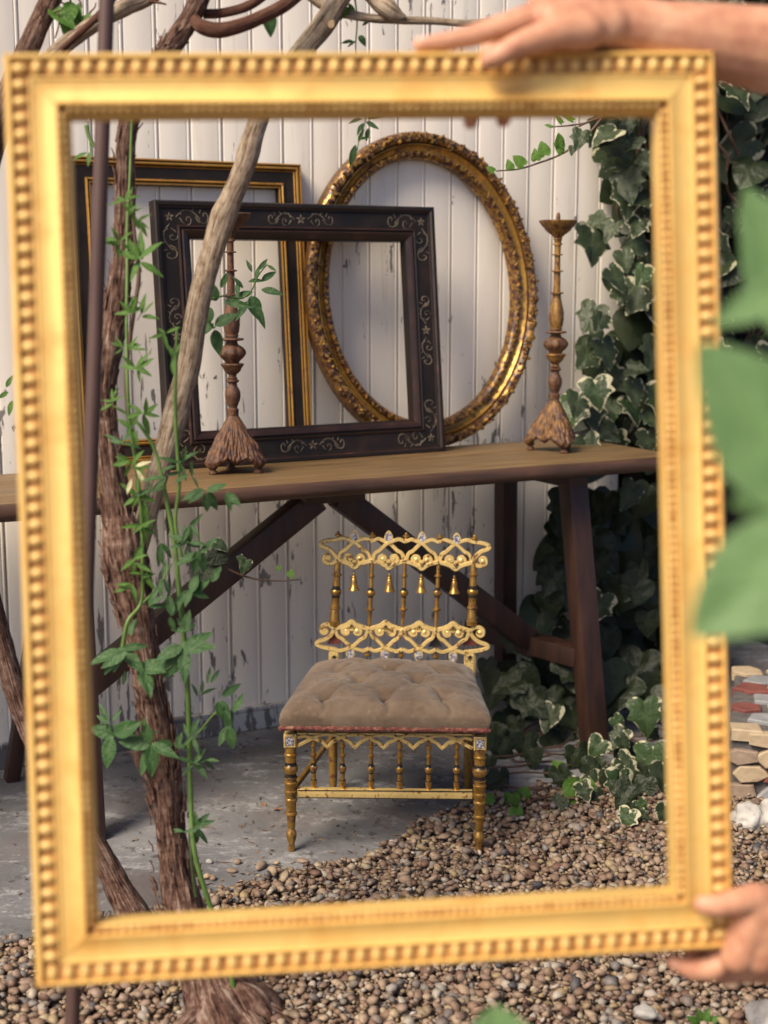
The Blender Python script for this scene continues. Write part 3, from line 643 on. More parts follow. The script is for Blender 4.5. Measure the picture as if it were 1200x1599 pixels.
# ================================================================== CANDLESTICKS
def candlestick(base, rz, label, matn, gold, chipped=False):
    K = .00166 / 4                                                 # one zoomed photograph pixel in metres
    R = Matrix.Rotation(rz, 4, 'Z'); root = thing('candlestick', label, 'candlestick', Matrix.Translation(base) @ R, 'carved candlesticks on the table')
    z = lambda y: (1512 - y) * K
    def L(pts, name, mat, seg=24, mod=None): return MB().lathe([(r * K, z(y)) for r, y in pts], seg, mod=mod).build(name, mat, root, world=False, smooth=40)
    L([(14, 92), (13, 60), (9, 44), (3, 38)], 'pricket', 'candle_red', 10)
    pan = [(24, 196), (30, 184), (45, 172), (62, 160), (78, 146), (86, 132), (98, 122), (108, 108), (117, 96), (119, 88), (112, 85), (104, 94), (60, 100), (14, 96)]
    md = None
    if chipped: md = lambda a, zz: 1 if math.cos(a - .0) > -.35 else max(.38, 1 - .62 * min(1, (-.35 - math.cos(a)) * 3))
    L(pan, 'drip_pan', gold, 32, md)
    L([(26, 600), (27, 536), (42, 532), (42, 525), (22, 520), (21, 402), (37, 397), (37, 392), (19, 388), (18, 300), (33, 297), (33, 292), (19, 288), (20, 238), (28, 236), (28, 226), (21, 222), (24, 204), (28, 200), (26, 194)], 'stem', gold, 18)
    tw = lambda a, zz: 1 + .055 * math.sin(9 * a + zz * 190)
    L([(32, 748), (40, 725), (46, 690), (45, 655), (38, 610), (30, 580), (25, 548), (24, 532)], 'baluster', gold, 54, tw)
    L([(30, 792), (32, 780), (62, 776), (68, 770), (64, 764), (34, 762), (32, 756), (38, 754), (38, 747), (30, 744)], 'collar', matn, 24)
    kn = lambda a, zz: 1 + .085 * abs(math.sin(4 * a)) - .03
    L([(34, 905), (40, 890), (60, 872), (74, 850), (72, 832), (58, 814), (40, 803), (32, 798), (30, 788)], 'knop', matn, 64, kn)
    L([(24, 990), (22, 966), (32, 958), (46, 944), (52, 928), (62, 916), (66, 909), (62, 904), (34, 902), (32, 898)], 'dish', gold, 24)
    L([(26, 1040), (24, 1014), (36, 1004), (37, 996), (24, 990), (30, 984), (22, 978), (24, 962)], 'ring_turning', matn, 20)
    L([(24, 1172), (24, 1150), (30, 1130), (40, 1108), (44, 1084), (42, 1060), (34, 1042), (26, 1030), (24, 1012)], 'bulb', matn, 24)
    L([(30, 1200), (32, 1168), (33, 1158), (22, 1150), (22, 1146)], 'neck_ring', matn, 18)
    # three-sided spreading foot with carved leaves and an arched lower edge
    m = MB(); NS, NZ = 180, 44; vs = []
    for i in range(NZ + 1):
        t = i / NZ; zz = 1190 + (1485 - 1190) * t; rr_ = 26 + 124 * (t ** .85) + 22 * math.sin(t * 3.0) * t
        if t > .86: rr_ *= 1 - .16 * ((t - .86) / .14) ** 2
        for k in range(NS):
            a = 2 * math.pi * k / NS; c3 = math.cos(3 * a); lobe = 1 + (.05 + .23 * t) * (c3 * .8 + .2 * abs(c3))
            carv = 1 + (.032 * math.sin(15 * a + 3 * math.sin(t * 5)) * math.sin(min(1, t * 1.2) * math.pi * .95) + .030 * math.sin(30 * a + 14 * t) * math.cos(6 * a) + .022 * math.sin(45 * a - 9 * t)) * min(1, t * 3) + .02 * noise.noise(Vector((math.cos(a) * 7, math.sin(a) * 7, t * 16)))
            y = zz
            if t > .7:                                              # lower edge arched between the feet, hanging lip at mid side
                arch = (1 - c3) / 2; y = zz - (t - .7) / .3 * (74 * arch ** .8 - 46 * max(0, arch - .72) / .28)
            r = rr_ * lobe * carv; vs.append((r * K * math.cos(a), r * K * math.sin(a), z(y)))
    m.add(vs, [(i * NS + k, i * NS + (k + 1) % NS, (i + 1) * NS + (k + 1) % NS, (i + 1) * NS + k) for i in range(NZ) for k in range(NS)] + [tuple(range(NS))])
    b = m.build('tripod_base', matn, root, world=False, smooth=60); md_ = b.modifiers.new('thick', 'SOLIDIFY'); md_.thickness = .004
    for k in range(3):
        a = 2 * math.pi * k / 3; c = Vector((math.cos(a), math.sin(a), 0)) * 146 * K
        MB().lathe([(20 * K, 0), (27 * K, .0015), (27 * K, .005), (18 * K, .008), (14 * K, .011), (24 * K, .014), (24 * K, .020)], 14, c).build('foot', matn, root, world=False)
    return root
cR = at_n(865, 702, 3.085); cR.z = TAB_Z + .0005
# the feet seen in the picture give the turn of each base
def turn(foot_px, c): p = at_z(*foot_px, TAB_Z); return math.atan2(p.y - c.y, p.x - c.x)
sR_, nR_, _ = snz(cR); candlestick(cR, turn((886, 709), cR), 'carved gilt candlestick with whole drip pan at the ivy end of the table', 'candle_mid', 'candle_gold')
cL = at_n(366, 738, 3.085); cL.z = TAB_Z + .0005
candlestick(cL, turn((413, 739), cL), 'reddish carved candlestick with broken drip pan behind the leaning branch', 'candle_red', 'candle_red', True)
# ================================================================== GILT CHAIR
A, B = at_z(457, 1329), at_z(747, 1334); cx = (B - A).normalized(); cyv = UP.cross(cx); c0 = (A + B) / 2
CM = frame_mat(c0, cx, cyv, UP); CI = CM.inverted()
ch = thing('chair', 'low gilt chair with pierced back, hanging bells and tufted brown seat', 'chair', CM)
FN = cyv
rearY = (CI @ ((at_z(521, 1234) + at_z(731, 1240)) / 2)).y
LEAN = math.radians(5)
BN = (cyv * math.cos(LEAN) - UP * math.sin(LEAN)).normalized(); BP = c0 + cyv * rearY
def fz(zx, zy, off=0.0):
    p = CI @ at_plane(430 + zx / 3.243, 1020 + zy / 3.243, c0 + cyv * off, FN); return p.x, p.z
def bz(zx, zy):
    p = CI @ at_plane(470 + zx / 3.75, 810 + zy / 3.75, BP, BN); return p
KF = .3897 / 290 / 3.243
# back plane local frame (x, z along the lean)
BB = thing_back = Matrix.Translation((0, rearY, 0)) @ Matrix.Rotation(-LEAN, 4, 'X')
BBI = BB.inverted()
def bb(zx, zy): q = BBI @ bz(zx, zy); return q.x, q.z
KB = abs(bb(1005, 400)[0] - bb(210, 400)[0]) / 795
zl = lambda y: fz(80, y)[1]
def fleg(xz, name='leg'):
    x = fz(xz, 700)[0]; m = MB(); g_, k_ = 0, 1; prof = []; mats = []
    pts = [(14, 1003, 0), (17, 996, 0), (18, 980, 0), (15, 962, 0), (22, 944, 0), (27, 922, 0), (26, 905, 0), (18, 892, 0), (16, 885, 0), (20, 880, 0), (24, 820, 0), (30, 815, 0), (30, 806, 0), (25, 802, 0), (27, 752, 0), (32, 745, 0), (32, 735, 0), (29, 731, 0), (31, 712, 0), (34, 708, 0), (34, 694, 0), (29, 690, 0), (31, 668, 0), (34, 660, 0), (34, 652, 0), (29, 648, 0), (29, 636, 0), (34, 631, 0), (34, 624, 1), (28, 621, 1), (28, 606, 0), (34, 598, 0), (37, 582, 0), (34, 566, 1), (28, 560, 1), (28, 549, 0), (28, 520, 0), (32, 516, 0), (32, 508, 0), (28, 504, 0), (28, 474, 0)]
    for r, y, mt in pts: prof.append((r * KF, zl(y))); mats.append(mt)
    m.lathe(prof, 20, Vector((x, 0, 0)), mats=mats); m.build(name, ['chair_turned', 'chair_black'], ch, world=False, smooth=38); return x
xl = fleg(80); xr = fleg(1035)
zt_, zb_ = zl(405), zl(474)
for x in (xl, xr):
    MB().box((x, .004, (zt_ + zb_) / 2), (64 * KF, 60 * KF, zt_ - zb_), None, .0015).build('corner_block', 'chair_gold', ch, world=False)
    MB().box((x, -.009, (zt_ + zb_) / 2), (40 * KF, .006, (zt_ - zb_) * .62), None, .001).build('enamel_plaque', 'enamel', ch, world=False)
    m = MB(); h2 = (zt_ - zb_) * .37; w2 = 25 * KF; zc = (zt_ + zb_) / 2
    m.ribbon([(x - w2, zc - h2), (x + w2, zc - h2)], .0018, -.0125, -.009); m.ribbon([(x - w2, zc + h2), (x + w2, zc + h2)], .0018, -.0125, -.009)
    m.ribbon([(x - w2, zc - h2), (x - w2, zc + h2)], .0018, -.0121, -.009); m.ribbon([(x + w2, zc - h2), (x + w2, zc + h2)], .0018, -.0121, -.009); m.build('plaque_rim', 'chair_gold', ch, world=False)
RT = .004
m = MB(); m.ribbon([fz(112, 408), fz(998, 413)], .0052, -.0005, RT + .004); m.build('apron_bar', 'chair_gold', ch, world=False)
ap = MB(); mids = [265, 405, 550, 700, 845]; crs = [195, 335, 475, 625, 775, 920]; dy = lambda x: (x - 540) * .012
for i, mx in enumerate(mids):                                       # pointed lobes hanging from the crossings
    a, b = crs[i], crs[i + 1]; h = (b - a) / 2
    pts = [(a - 30, 446), (a, 428), (a + h * .45, 446), (a + h * .62, 452), (a + h * .80, 466), (mx, 480), (b - h * .80, 466), (b - h * .62, 452), (b - h * .45, 446), (b, 428), (b + 30, 446)]
    ap.ribbon([fz(x, y + dy(x)) for x, y in pts], .0082, -.0010 - .0006 * (i % 2), RT)
    ap.ribbon([fz(x, y + dy(x)) for x, y in [(a, 430), (a + h * .4, 418), (mx, 414), (b - h * .4, 418), (b, 430)]], .0068, -.0022 - .0003 * (i % 2), RT - .0007)
for pts in ([(112, 470), (150, 450), (195, 428), (235, 414)], [(112, 425), (150, 418), (195, 430), (230, 446)], [(998, 482), (960, 462), (920, 440), (880, 424)], [(998, 436), (960, 428), (920, 440), (885, 458)]):
    ap.ribbon([fz(*p) for p in pts], .0076, -.0030, RT - .0014)
ap.build('tracery_apron', 'chair_gold', ch, world=False)
m = MB(); q0, q1 = fz(112, 708), fz(1000, 716); m.box(((q0[0] + q1[0]) / 2, .004, (q0[1] + q1[1]) / 2), (q1[0] - q0[0], .016, 44 * KF), None, .002); m.build('stretcher', 'chair_gold', ch, world=False)
m = MB(); m.ribbon([fz(116, 690), fz(1000, 698)], .0018, -.0056, -.003); m.ribbon([fz(116, 727), fz(1000, 736)], .0018, -.0056, -.003); m.build('stretcher_line', 'chair_black', ch, world=False)
for xs_ in (193, 340, 485, 630, 777, 920):
    x = fz(xs_, 580)[0]; yo = .006; pr = [(10, 692, 0), (14, 668, 0), (17, 650, 0), (17, 644, 1), (12, 640, 0), (11, 614, 0), (13, 608, 1), (12, 601, 0), (18, 594, 0), (20, 583, 0), (18, 572, 1), (11, 566, 1), (11, 556, 0), (9, 530, 0), (16, 520, 0), (16, 514, 0), (9, 510, 0), (10, 478, 0), (15, 474, 0), (15, 468, 0), (11, 464, 0), (10, 440, 0)]
    MB().lathe([(r * KF, zl(y) - (x - xl) * .0) for r, y, _ in pr], 12, Vector((x, yo, 0)), mats=[q[2] for q in pr]).build('spindle', ['chair_turned', 'chair_black'], ch, world=False, smooth=40)
xbl, xbr = (CI @ at_z(521, 1234)).x, (CI @ at_z(731, 1240)).x
for x in (xbl, xbr):
    MB().lathe([(.0085, 0), (.010, .05), (.0115, zt_)], 14, Vector((x, rearY, 0))).build('rear_leg', 'chair_turned', ch, world=False)
for x0_, y0_, x1_, y1_ in ((xl, .03, xbl, rearY - .012), (xr, .03, xbr, rearY - .012), (xbl, rearY, xbr, rearY)):
    MB().bar(Vector((x0_, y0_, zt_ - .016)), Vector((x1_, y1_, zt_ - .016)), .03, .016, UP, .002).build('seat_rail', 'chair_turned', ch, world=False)
for s_, x0_, x1_ in ((0, xl, xbl), (1, xr, xbr)): MB().bar(Vector((x0_, .012, zl(710))), Vector((x1_, rearY - .008, zl(690))), .012, .010, UP, .002).build('side_stretcher', 'chair_turned', ch, world=False)
# tufted cushion
def cushion():
    zb0 = zl(352); hz = .050; NU, NV = 110, 90; m = MB(); vs = []
    fxl, fxr = CI @ at_plane(441, 1110, c0, FN), CI @ at_plane(764, 1112, c0, FN); wf = (fxr.x - fxl.x) / 2; cxm = (fxr.x + fxl.x) / 2
    wbk = (xbr - xbl) / 2 + .020; yf, yb = -.026, rearY + .006
    but = [(-.60, .16), (0, .14), (.58, .16), (-.30, .40), (.32, .40), (-.62, .62), (0, .62), (.62, .62), (-.32, .84), (.32, .84)]
    for j in range(NV + 1):
        for i in range(NU + 1):
            u = -1 + 2 * i / NU; v = j / NV; e = 2 * v - 1
            uu = math.sin(u * math.pi / 2) * .35 + u * .65; ee = math.sin(e * math.pi / 2) * .35 + e * .65; vv = (ee + 1) / 2
            hw_ = wf + (wbk - wf) * vv; rim = (1 - abs(u) ** 7) * (1 - abs(e) ** 7); rim = max(rim, 0) ** .40
            bul = 1 + .045 * math.sin(min(1, rim) * math.pi) * (1 if abs(u) > .8 or abs(e) > .8 else .3)
            x = cxm + uu * hw_ * bul; y = yf + (yb - yf) * (ee * bul + 1) / 2
            zz = zb0 + hz * rim + .016 * (1 - u * u) * (1 - e * e) * rim - .004 * vv
            dp = 0
            for bu, bv in but:
                d2 = ((uu - bu) / .15) ** 2 + ((vv - bv) / .085) ** 2; dp += .011 * math.exp(-d2 * 1.9) + .007 * math.exp(-math.sqrt(d2) * 3.2)
            for (a, b) in ((0, 3), (1, 3), (1, 4), (2, 4), (3, 5), (3, 6), (4, 6), (4, 7), (5, 8), (6, 8), (6, 9), (7, 9)):
                (ax, ay), (bx, by) = but[a], but[b]; ux, uy = (bx - ax) / .9, (by - ay) / .5; qx, qy = (uu - ax) / .9, (vv - ay) / .5; L2 = ux * ux + uy * uy; tt = max(0, min(1, (qx * ux + qy * uy) / L2)); dd = math.hypot(qx - tt * ux, qy - tt * uy)
                dp += .0036 * math.exp(-(dd / .026) ** 2)
            for bu in (-.60, 0, .58):                               # pleats run over the front edge
                if vv < .16: dp += .0055 * math.exp(-((uu - bu - .03 * math.sin(v * 30)) / .022) ** 2) * (1 if rim > .3 else rim)
            q = Vector((x * 16, y * 16, 3)); wr = .0042 * noise.noise(q) + .0024 * noise.noise(q * 3.1 + Vector((7, 0, 0))) - .0040 * max(0, .22 - abs(noise.noise(Vector((x * 22 + y * 12, y * 26 - x * 8, 1))))) * 2.4
            zz += (wr - dp) * min(1, rim * 1.4); vs.append((x + wr * .6, y + wr * .5, zz))
    m.add(vs, [(j * (NU + 1) + i, j * (NU + 1) + i + 1, (j + 1) * (NU + 1) + i + 1, (j + 1) * (NU + 1) + i) for j in range(NV) for i in range(NU)])
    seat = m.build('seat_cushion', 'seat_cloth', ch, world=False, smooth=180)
    for bu, bv in but:
        hw_ = wf + (wbk - wf) * bv; i = min(range(len(vs)), key=lambda k: (vs[k][0] - cxm - bu * hw_) ** 2 + (vs[k][1] - (yf + (yb - yf) * bv)) ** 2)
        MB().ell((vs[i][0], vs[i][1], vs[i][2] + .0015), (.0055, .0055, .003), None, 10, 5).build('button', 'seat_cloth', seat, world=False)
    br = MB(); loop = [(-wf, yf), (wf, yf), (wbk, yb), (-wbk, yb), (-wf, yf)]; pts = []
    for a, b in zip(loop[:-1], loop[1:]):
        for k in range(60): pts.append(Vector((cxm + a[0] + (b[0] - a[0]) * k / 60, a[1] + (b[1] - a[1]) * k / 60, zb0 - .003 + random.uniform(-.0012, .0012))))
    pts.append(pts[0]); br.tube(pts, [.0052 * random.uniform(.75, 1.25) for _ in pts], 8); br.build('braid_trim', 'braid', ch, world=False)
cushion()
# pierced back
CB = link('back', None, ch, BB); CB.name = 'back'
def bpost(xt, yt, xb, yb, pr, name, seg=16):
    a, b = bb(xt, yt), bb(xb, yb); L = math.hypot(a[0] - b[0], a[1] - b[1]); ang = math.atan2(a[0] - b[0], a[1] - b[1])
    T = Matrix.Translation((b[0], 0, b[1])) @ Matrix.Rotation(ang, 4, 'Y')
    MB().lathe([(r * KB, (yb - y) / (yb - yt) * L) for r, y, _ in pr], seg, T=T, mats=[q[2] for q in pr]).build(name, ['chair_turned', 'chair_black'], CB, world=False, smooth=40)
post = [(30, 625, 0), (31, 612, 0), (34, 606, 0), (34, 598, 0), (29, 594, 0), (24, 530, 0), (31, 525, 0), (31, 516, 0), (24, 510, 0), (22, 466, 0), (25, 462, 1), (24, 446, 0), (30, 440, 0), (33, 427, 0), (30, 414, 1), (22, 408, 1), (22, 392, 0), (20, 335, 0), (28, 330, 0), (28, 322, 0), (20, 318, 0), (19, 262, 0), (16, 240, 0)]
bpost(217, 240, 194, 625, post, 'post'); bpost(1013, 260, 1000, 645, post, 'post')
spn = [(8, 640, 0), (9, 615, 0), (13, 545, 0), (14, 540, 0), (25, 534, 0), (25, 526, 0), (13, 520, 0), (13, 470, 0), (15, 462, 1), (15, 452, 0), (23, 446, 0), (27, 434, 0), (23, 420, 1), (13, 412, 1), (13, 402, 0), (11, 345, 0), (20, 338, 0), (20, 330, 0), (11, 326, 0), (11, 245, 0)]
for xt, xb, o_ in ((418, 401, 0), (611, 595, 3), (807, 791, 8)): bpost(xt, 245 + o_, xb, 640 + o_, spn, 'spindle', 12)
def motif(nodes, ny, s, name, tilt, ends):
    """one pierced rail: interlaced ogee ribbons, scroll pairs and a pointed edge; s=1 upper rail, -1 lower rail"""
    m = MB(); k_ = [0]
    def rb(pts, w=.0062, tp=None):
        P = [bb(*p) for p in smoothpath([(x, ny + s * y + (x - 600) * tilt) for x, y in pts], 4)]; k_[0] += 1; w *= 1.5
        m.ribbon(P, w, -.0045 - .0007 * (k_[0] % 5), .0035, tp)
    def disc(x, y, r):
        c = bb(x, ny + s * y + (x - 600) * tilt); k_[0] += 1; seg = 14; rr_ = r * KB; y0 = -.0048 - .0005 * (k_[0] % 4); vs = [(c[0], y0 - .0015, c[1])]
        for rad, yy in ((.75, y0), (1, y0 + .002), (1, .0035)):
            for q in range(seg): a = 2 * math.pi * q / seg; vs.append((c[0] + rr_ * rad * math.cos(a), yy, c[1] + rr_ * rad * math.sin(a)))
        fs = [(0, 1 + q, 1 + (q + 1) % seg) for q in range(seg)]
        for L_ in range(2): fs += [(1 + L_ * seg + q, 1 + L_ * seg + (q + 1) % seg, 1 + (L_ + 1) * seg + (q + 1) % seg, 1 + (L_ + 1) * seg + q) for q in range(seg)]
        m.add(vs, fs)
    X = nodes; nb_ = len(X) - 1; cen = [(X[i] + X[i + 1]) / 2 for i in range(nb_)]
    for i in range(nb_):                                            # rising to the right over the next node
        a, c = X[i], cen[i]; hb = X[i + 1] - a
        rb([(a + 6, 0), (a + hb * .10, -42), (a + hb * .24, -60), (c - 18, -92), (c, -104)] + ([(c + 34, -118), (X[i + 1] - 34, -126), (X[i + 1], -112)] if i < nb_ - 1 else [(c + 30, -118), (X[-1] - 30, -128), (X[-1], -118), (X[-1] + 30, -116)]))
        b = X[i + 1]
        rb([(b - 6, 0), (b - hb * .10, -42), (b - hb * .24, -60), (c + 18, -92), (c, -104)] + ([(c - 34, -118), (a + 34, -126), (a, -112)] if i else [(c - 30, -118), (a + 30, -128), (a, -118), (a - 30, -116)]))
        rb([(a, 2), (a + hb * .22, 14), (c - 26, 26), (c, 44), (c + 26, 26), (b - hb * .22, 14), (b, 2)], .0075)
        for sx in (-1, 1):
            rb([(c + sx * 2, 34), (c + sx * 22, 18), (c + sx * 46, 8), (c + sx * 54, -10), (c + sx * 42, -28), (c + sx * 22, -24), (c + sx * 20, -8), (c + sx * 32, -4)], .0064)
            disc(c + sx * 32, -10, 17)
        rb([(c, 36), (c, 8), (c, -8)], .0085, [1] * 8 + [.5])
    for nx in X: disc(nx, 0, 15)
    for sx, xe in ((-1, X[0]), (1, X[-1])):                          # pointed ears and end scrolls
        e = ends
        rb([(xe + sx * 30, -116), (xe + sx * 70, -108), (xe + sx * (e - 4), -96), (xe + sx * e, -86), (xe + sx * (e - 16), -74), (xe + sx * (e - 42), -66), (xe + sx * 36, -52), (xe + sx * 14, -30), (xe, -2)], .0066)
        rb([(xe, 2), (xe + sx * 28, 22), (xe + sx * 56, 22), (xe + sx * 76, 6), (xe + sx * 74, -18), (xe + sx * 56, -26), (xe + sx * 44, -12), (xe + sx * 54, 0)], .0068)
        disc(xe + sx * 58, -6, 16)
    m.build(name, 'chair_gold', CB, world=False)
    d = MB()
    for nx in X: d.ell((*[bb(nx, ny + (nx - 600) * tilt)[0]], -.0092, bb(nx, ny + (nx - 600) * tilt)[1]), (.0017, .001, .0017), None, 8, 5)
    for c in cen:                                                   # dark engraved palmette
        for q in (-1, 0, 1): d.ribbon([bb(c + q * 3, ny + s * 30 + (c - 600) * tilt), bb(c + q * 9, ny + s * 14 + (c - 600) * tilt), bb(c + q * 16, ny + s * 6 + (c - 600) * tilt)], .0016, -.0092 - .0002 * q, -.006, [.4, 1, .3])
    d.build('engraving', 'chair_black', CB, world=False)
motif([213, 416, 612, 806, 1008], 247, 1, 'crest_rail', .018, 98)
motif([197, 400, 596, 792, 992], 652, -1, 'lower_rail', .018, 104)
def medal(x, y, s):
    c = bb(x, y); r = 27 * KB
    def drop(k, y0, name, mat):
        out = []
        for q in range(18):
            a = 2 * math.pi * q / 18; xx = math.sin(a) * r * .95 * (1 - .25 * math.cos(a)); zz = math.cos(a) * r * 1.35; out.append((c[0] + xx * k, c[1] + s * zz * k))
        m = MB(); n_ = len(out); m.add([(x_, y0, z_) for x_, z_ in out] + [(x_, .003, z_) for x_, z_ in out], [tuple(range(n_)), tuple(range(2 * n_ - 1, n_ - 1, -1))] + [(i, (i + 1) % n_, (i + 1) % n_ + n_, i + n_) for i in range(n_)])
        return m.build(name, mat, CB, world=False, smooth=30)
    drop(1.0, -.004, 'medallion', 'chair_gold'); drop(.74, -.0052, 'enamel_plaque', 'enamel')
for x, y in ((316, 102), (515, 106), (711, 110), (913, 118)): medal(x, y, 1)
for x, y in ((291, 792), (493, 798), (690, 802), (891, 810)): medal(x, y, -1)
def knob(x, y, s):
    c = bb(x, y); T = Matrix.Translation((c[0], 0, c[1])) @ Matrix.Rotation(0 if s > 0 else math.pi, 4, 'X')
    MB().lathe([(r * KB, h * KB) for r, h in ((12, -18), (9, -6), (20, -2), (20, 6), (8, 12), (9, 17), (6, 23), (1, 26))], 12, T=T).build('finial', 'chair_turned', CB, world=False)
for x, y in ((220, 98), (420, 102), (618, 104), (815, 112), (1018, 118)): knob(x, y, 1)
for x, y in ((389, 795), (587, 800), (789, 806)): knob(x, y, -1)
for x, y in ((312, 300), (519, 306), (706, 312), (900, 318)):      # little bells
    c = bb(x, y); T = Matrix.Translation((c[0], -.002, c[1]))
    MB().lathe([(r * KB, -h * KB) for r, h in ((6, 116), (33, 120), (31, 112), (22, 96), (18, 74), (17, 54), (12, 46), (15, 40), (13, 34), (7, 30), (9, 22), (6, 14))], 16, T=T).build('bell', 'chair_turned', CB, world=False)
    MB().lathe([(2.6 * KB, -18 * KB), (2.6 * KB, 8 * KB)], 6, T=T).build('bell_wire', 'chair_black', CB, world=False)
for x0_, x1_ in ((197, 193), (992, 985)):
    a, b = bb(x0_, 770), bb(x1_, 960); m = MB(); m.ribbon([(a[0], a[1]), (b[0], b[1] - .03)], 68 * KB, -.004, .010); m.build('back_strap', 'chair_gold', CB, world=False, smooth=0)
    m = MB(); q = (a[0], a[1] - .012)
    for dx, dz in ((0, -.016), (-.006, -.012), (.006, -.012), (-.007, -.004), (.007, -.004)): m.ribbon([q, (q[0] + dx * .6, q[1] + dz * .6 - .001), (q[0] + dx, q[1] + dz)], .0026, -.0052 - abs(dx) * .02, -.0035, [.6, 1, .2])
    m.build('engraving', 'chair_black', CB, world=False)
for xa, ya, sx in ((197, 700, -1), (992, 708, 1), (790, 716, 0)):    # red painted spandrels behind the lower rail
    p = [bb(xa, ya - 40), bb(xa - 46, ya + 36), bb(xa + 40, ya + 36)]
    m = MB(); m.add([(x, .0038, z) for x, z in p] + [(x, .006, z) for x, z in p], [(0, 1, 2), (5, 4, 3), (0, 1, 4, 3), (1, 2, 5, 4), (2, 0, 3, 5)]); m.build('painted_spandrel', 'chair_red' if sx else 'chair_black', CB, world=False, smooth=0)
# ================================================================== THE FRAME HELD IN FRONT
TL, TR, BL, BR = at_d(12, 79, 1.318), at_d(1123, 75, 1.374), at_d(45, 1549, 1.342), at_d(1149, 1484, 1.40)
gx = ((TR - TL) + (BR - BL)).normalized(); gz = ((TL - BL) + (TR - BR)); gz = (gz - gx * gz.dot(gx)).normalized(); gy = gz.cross(gx)
GW = ((TR - TL).length + (BR - BL).length) / 2; GH = ((TL - BL).length + (TR - BR).length) / 2
GM = frame_mat((BL + BR + TL + TR) / 4 - gz * GH / 2, gx, gy, gz)
gf = thing('gilt_frame', 'large empty gilt frame with beaded mouldings held up close to the camera', 'picture frame', GM)
# section: outer lip, hollow for the beads, concave slope, fillet and small inner bead bed (front is -y)
pr = [(0, .030), (0, .008), (.0022, .0015), (.0050, -.0032), (.0070, -.0052), (.0080, -.0048), (.0086, .000), (.0232, .0015), (.0244, -.002), (.0262, -.0022), (.0275, -.0005)]
pr += [(.0275 + .0215 * t_, -.0005 - .0030 * t_ + .0022 * math.sin(math.pi * t_)) for t_ in (.12, .25, .4, .55, .7, .85, 1)]
pr += [(.0500, -.0032), (.0506, .0035), (.0570, .0050), (.0576, .0035), (.0588, .0045), (.0588, .030)]
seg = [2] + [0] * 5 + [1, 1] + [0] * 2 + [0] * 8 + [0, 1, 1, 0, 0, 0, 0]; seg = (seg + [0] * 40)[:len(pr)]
rails = rail_frame(gf, GW, GH, pr, ['gilt_frame', 'gilt_bed', 'gilt_side'], seg, 24, 'rail', .0008)
PB = .0152
def bead_mesh(nm, w, h, d):
    m = MB(); m.ell((0, 0, 0), (w / 2, d, h / 2), None, 12, 8); me_o = m.build(nm, 'gilt_bead', None, world=False, smooth=180); me = me_o.data; bpy.data.objects.remove(me_o); return me
bm_ = bead_mesh('bead', .0108, .0172, .0056)
Cn = [Vector((-GW / 2, 0, 0)), Vector((GW / 2, 0, 0)), Vector((GW / 2, 0, GH)), Vector((-GW / 2, 0, GH))]
small = MB()
for i in range(4):
    a, b = Cn[i], Cn[(i + 1) % 4]; d = (b - a).normalized(); nin = Vector((-d.z, 0, d.x)); L = (b - a).length
    nb_ = round((L - .034) / PB)
    for k in range(nb_ + 1):
        p = a + d * (.017 + (L - .034) * k / nb_) + nin * .0160
        if k == nb_: continue
        Mx = Matrix((d, Vector((0, 1, 0)), nin)).transposed().to_4x4()
        link('bead', bm_, gf, Matrix.Translation(p + Vector((0, .0008, 0))) @ Mx @ Matrix.Rotation(random.uniform(-.08, .08), 4, 'Y') @ Matrix.Diagonal((random.uniform(.9, 1.06), random.uniform(.85, 1.1), random.uniform(.93, 1.05), 1)))
    ns = round((L - .114) / .0078)
    for k in range(ns):
        p = a + d * (.057 + (L - .114) * (k + .5) / ns) + nin * .0536
        small.ell((p.x, .0028, p.z), tuple(abs(d[q]) * .0031 + abs(nin[q]) * .0040 for q in range(3))[:1] + (.0042,) + (abs(d.z) * .0031 + abs(nin.z) * .0040,), None, 8, 5)
o = small.build('inner_beading', 'gilt_bead', gf, world=False, smooth=180); o['kind'] = 'stuff'
# ================================================================== THE PERSON HOLDING IT (only hands and forearms are in the picture)
def capsules(lst, name, mat, parent, vox, smooth_it=6, inflate=0.0):
    """union of tapered limbs, closed into one continuous skin"""
    m = MB()
    for (a, ra, b, rb_) in lst:
        a, b = Vector(a), Vector(b); ra += inflate; rb_ += inflate; L = (b - a).length; nn = max(2, int(L / .012)); pts = [a.lerp(b, i / nn) for i in range(nn + 1)]; rr_ = [ra + (rb_ - ra) * i / nn for i in range(nn + 1)]
        m.ell(a, (ra, ra, ra), None, 14, 10); m.ell(b, (rb_, rb_, rb_), None, 14, 10)
        if L > 1e-4: m.tube(pts, rr_, 14)
    m.uv = {}
    o = m.build(name, mat, parent, smooth=180)
    r = o.modifiers.new('skin', 'REMESH'); r.mode = 'VOXEL'; r.voxel_size = vox; r.use_smooth_shade = True
    s_ = o.modifiers.new('soft', 'SMOOTH'); s_.iterations = smooth_it; s_.factor = .5
    return o
G = lambda x, y, z: MWORLD[gf] @ Vector((x, y, z))                   # frame coordinates -> place
def gpx(px, py, y):                                                 # point seen at a pixel, y in front of (-) or behind (+) the frame's plane
    p0 = MWORLD[gf] @ Vector((0, y, 0)); return at_plane(px, py, p0, gy)
ps = thing('person', 'person at right, only hands and bare forearms seen, holding up the gilt frame', 'person', Vector((.92, 1.42, 0)))
limbs = []
def chain(pts, radii):
    for i in range(len(pts) - 1): limbs.append((pts[i], radii[i], pts[i + 1], radii[i + 1]))
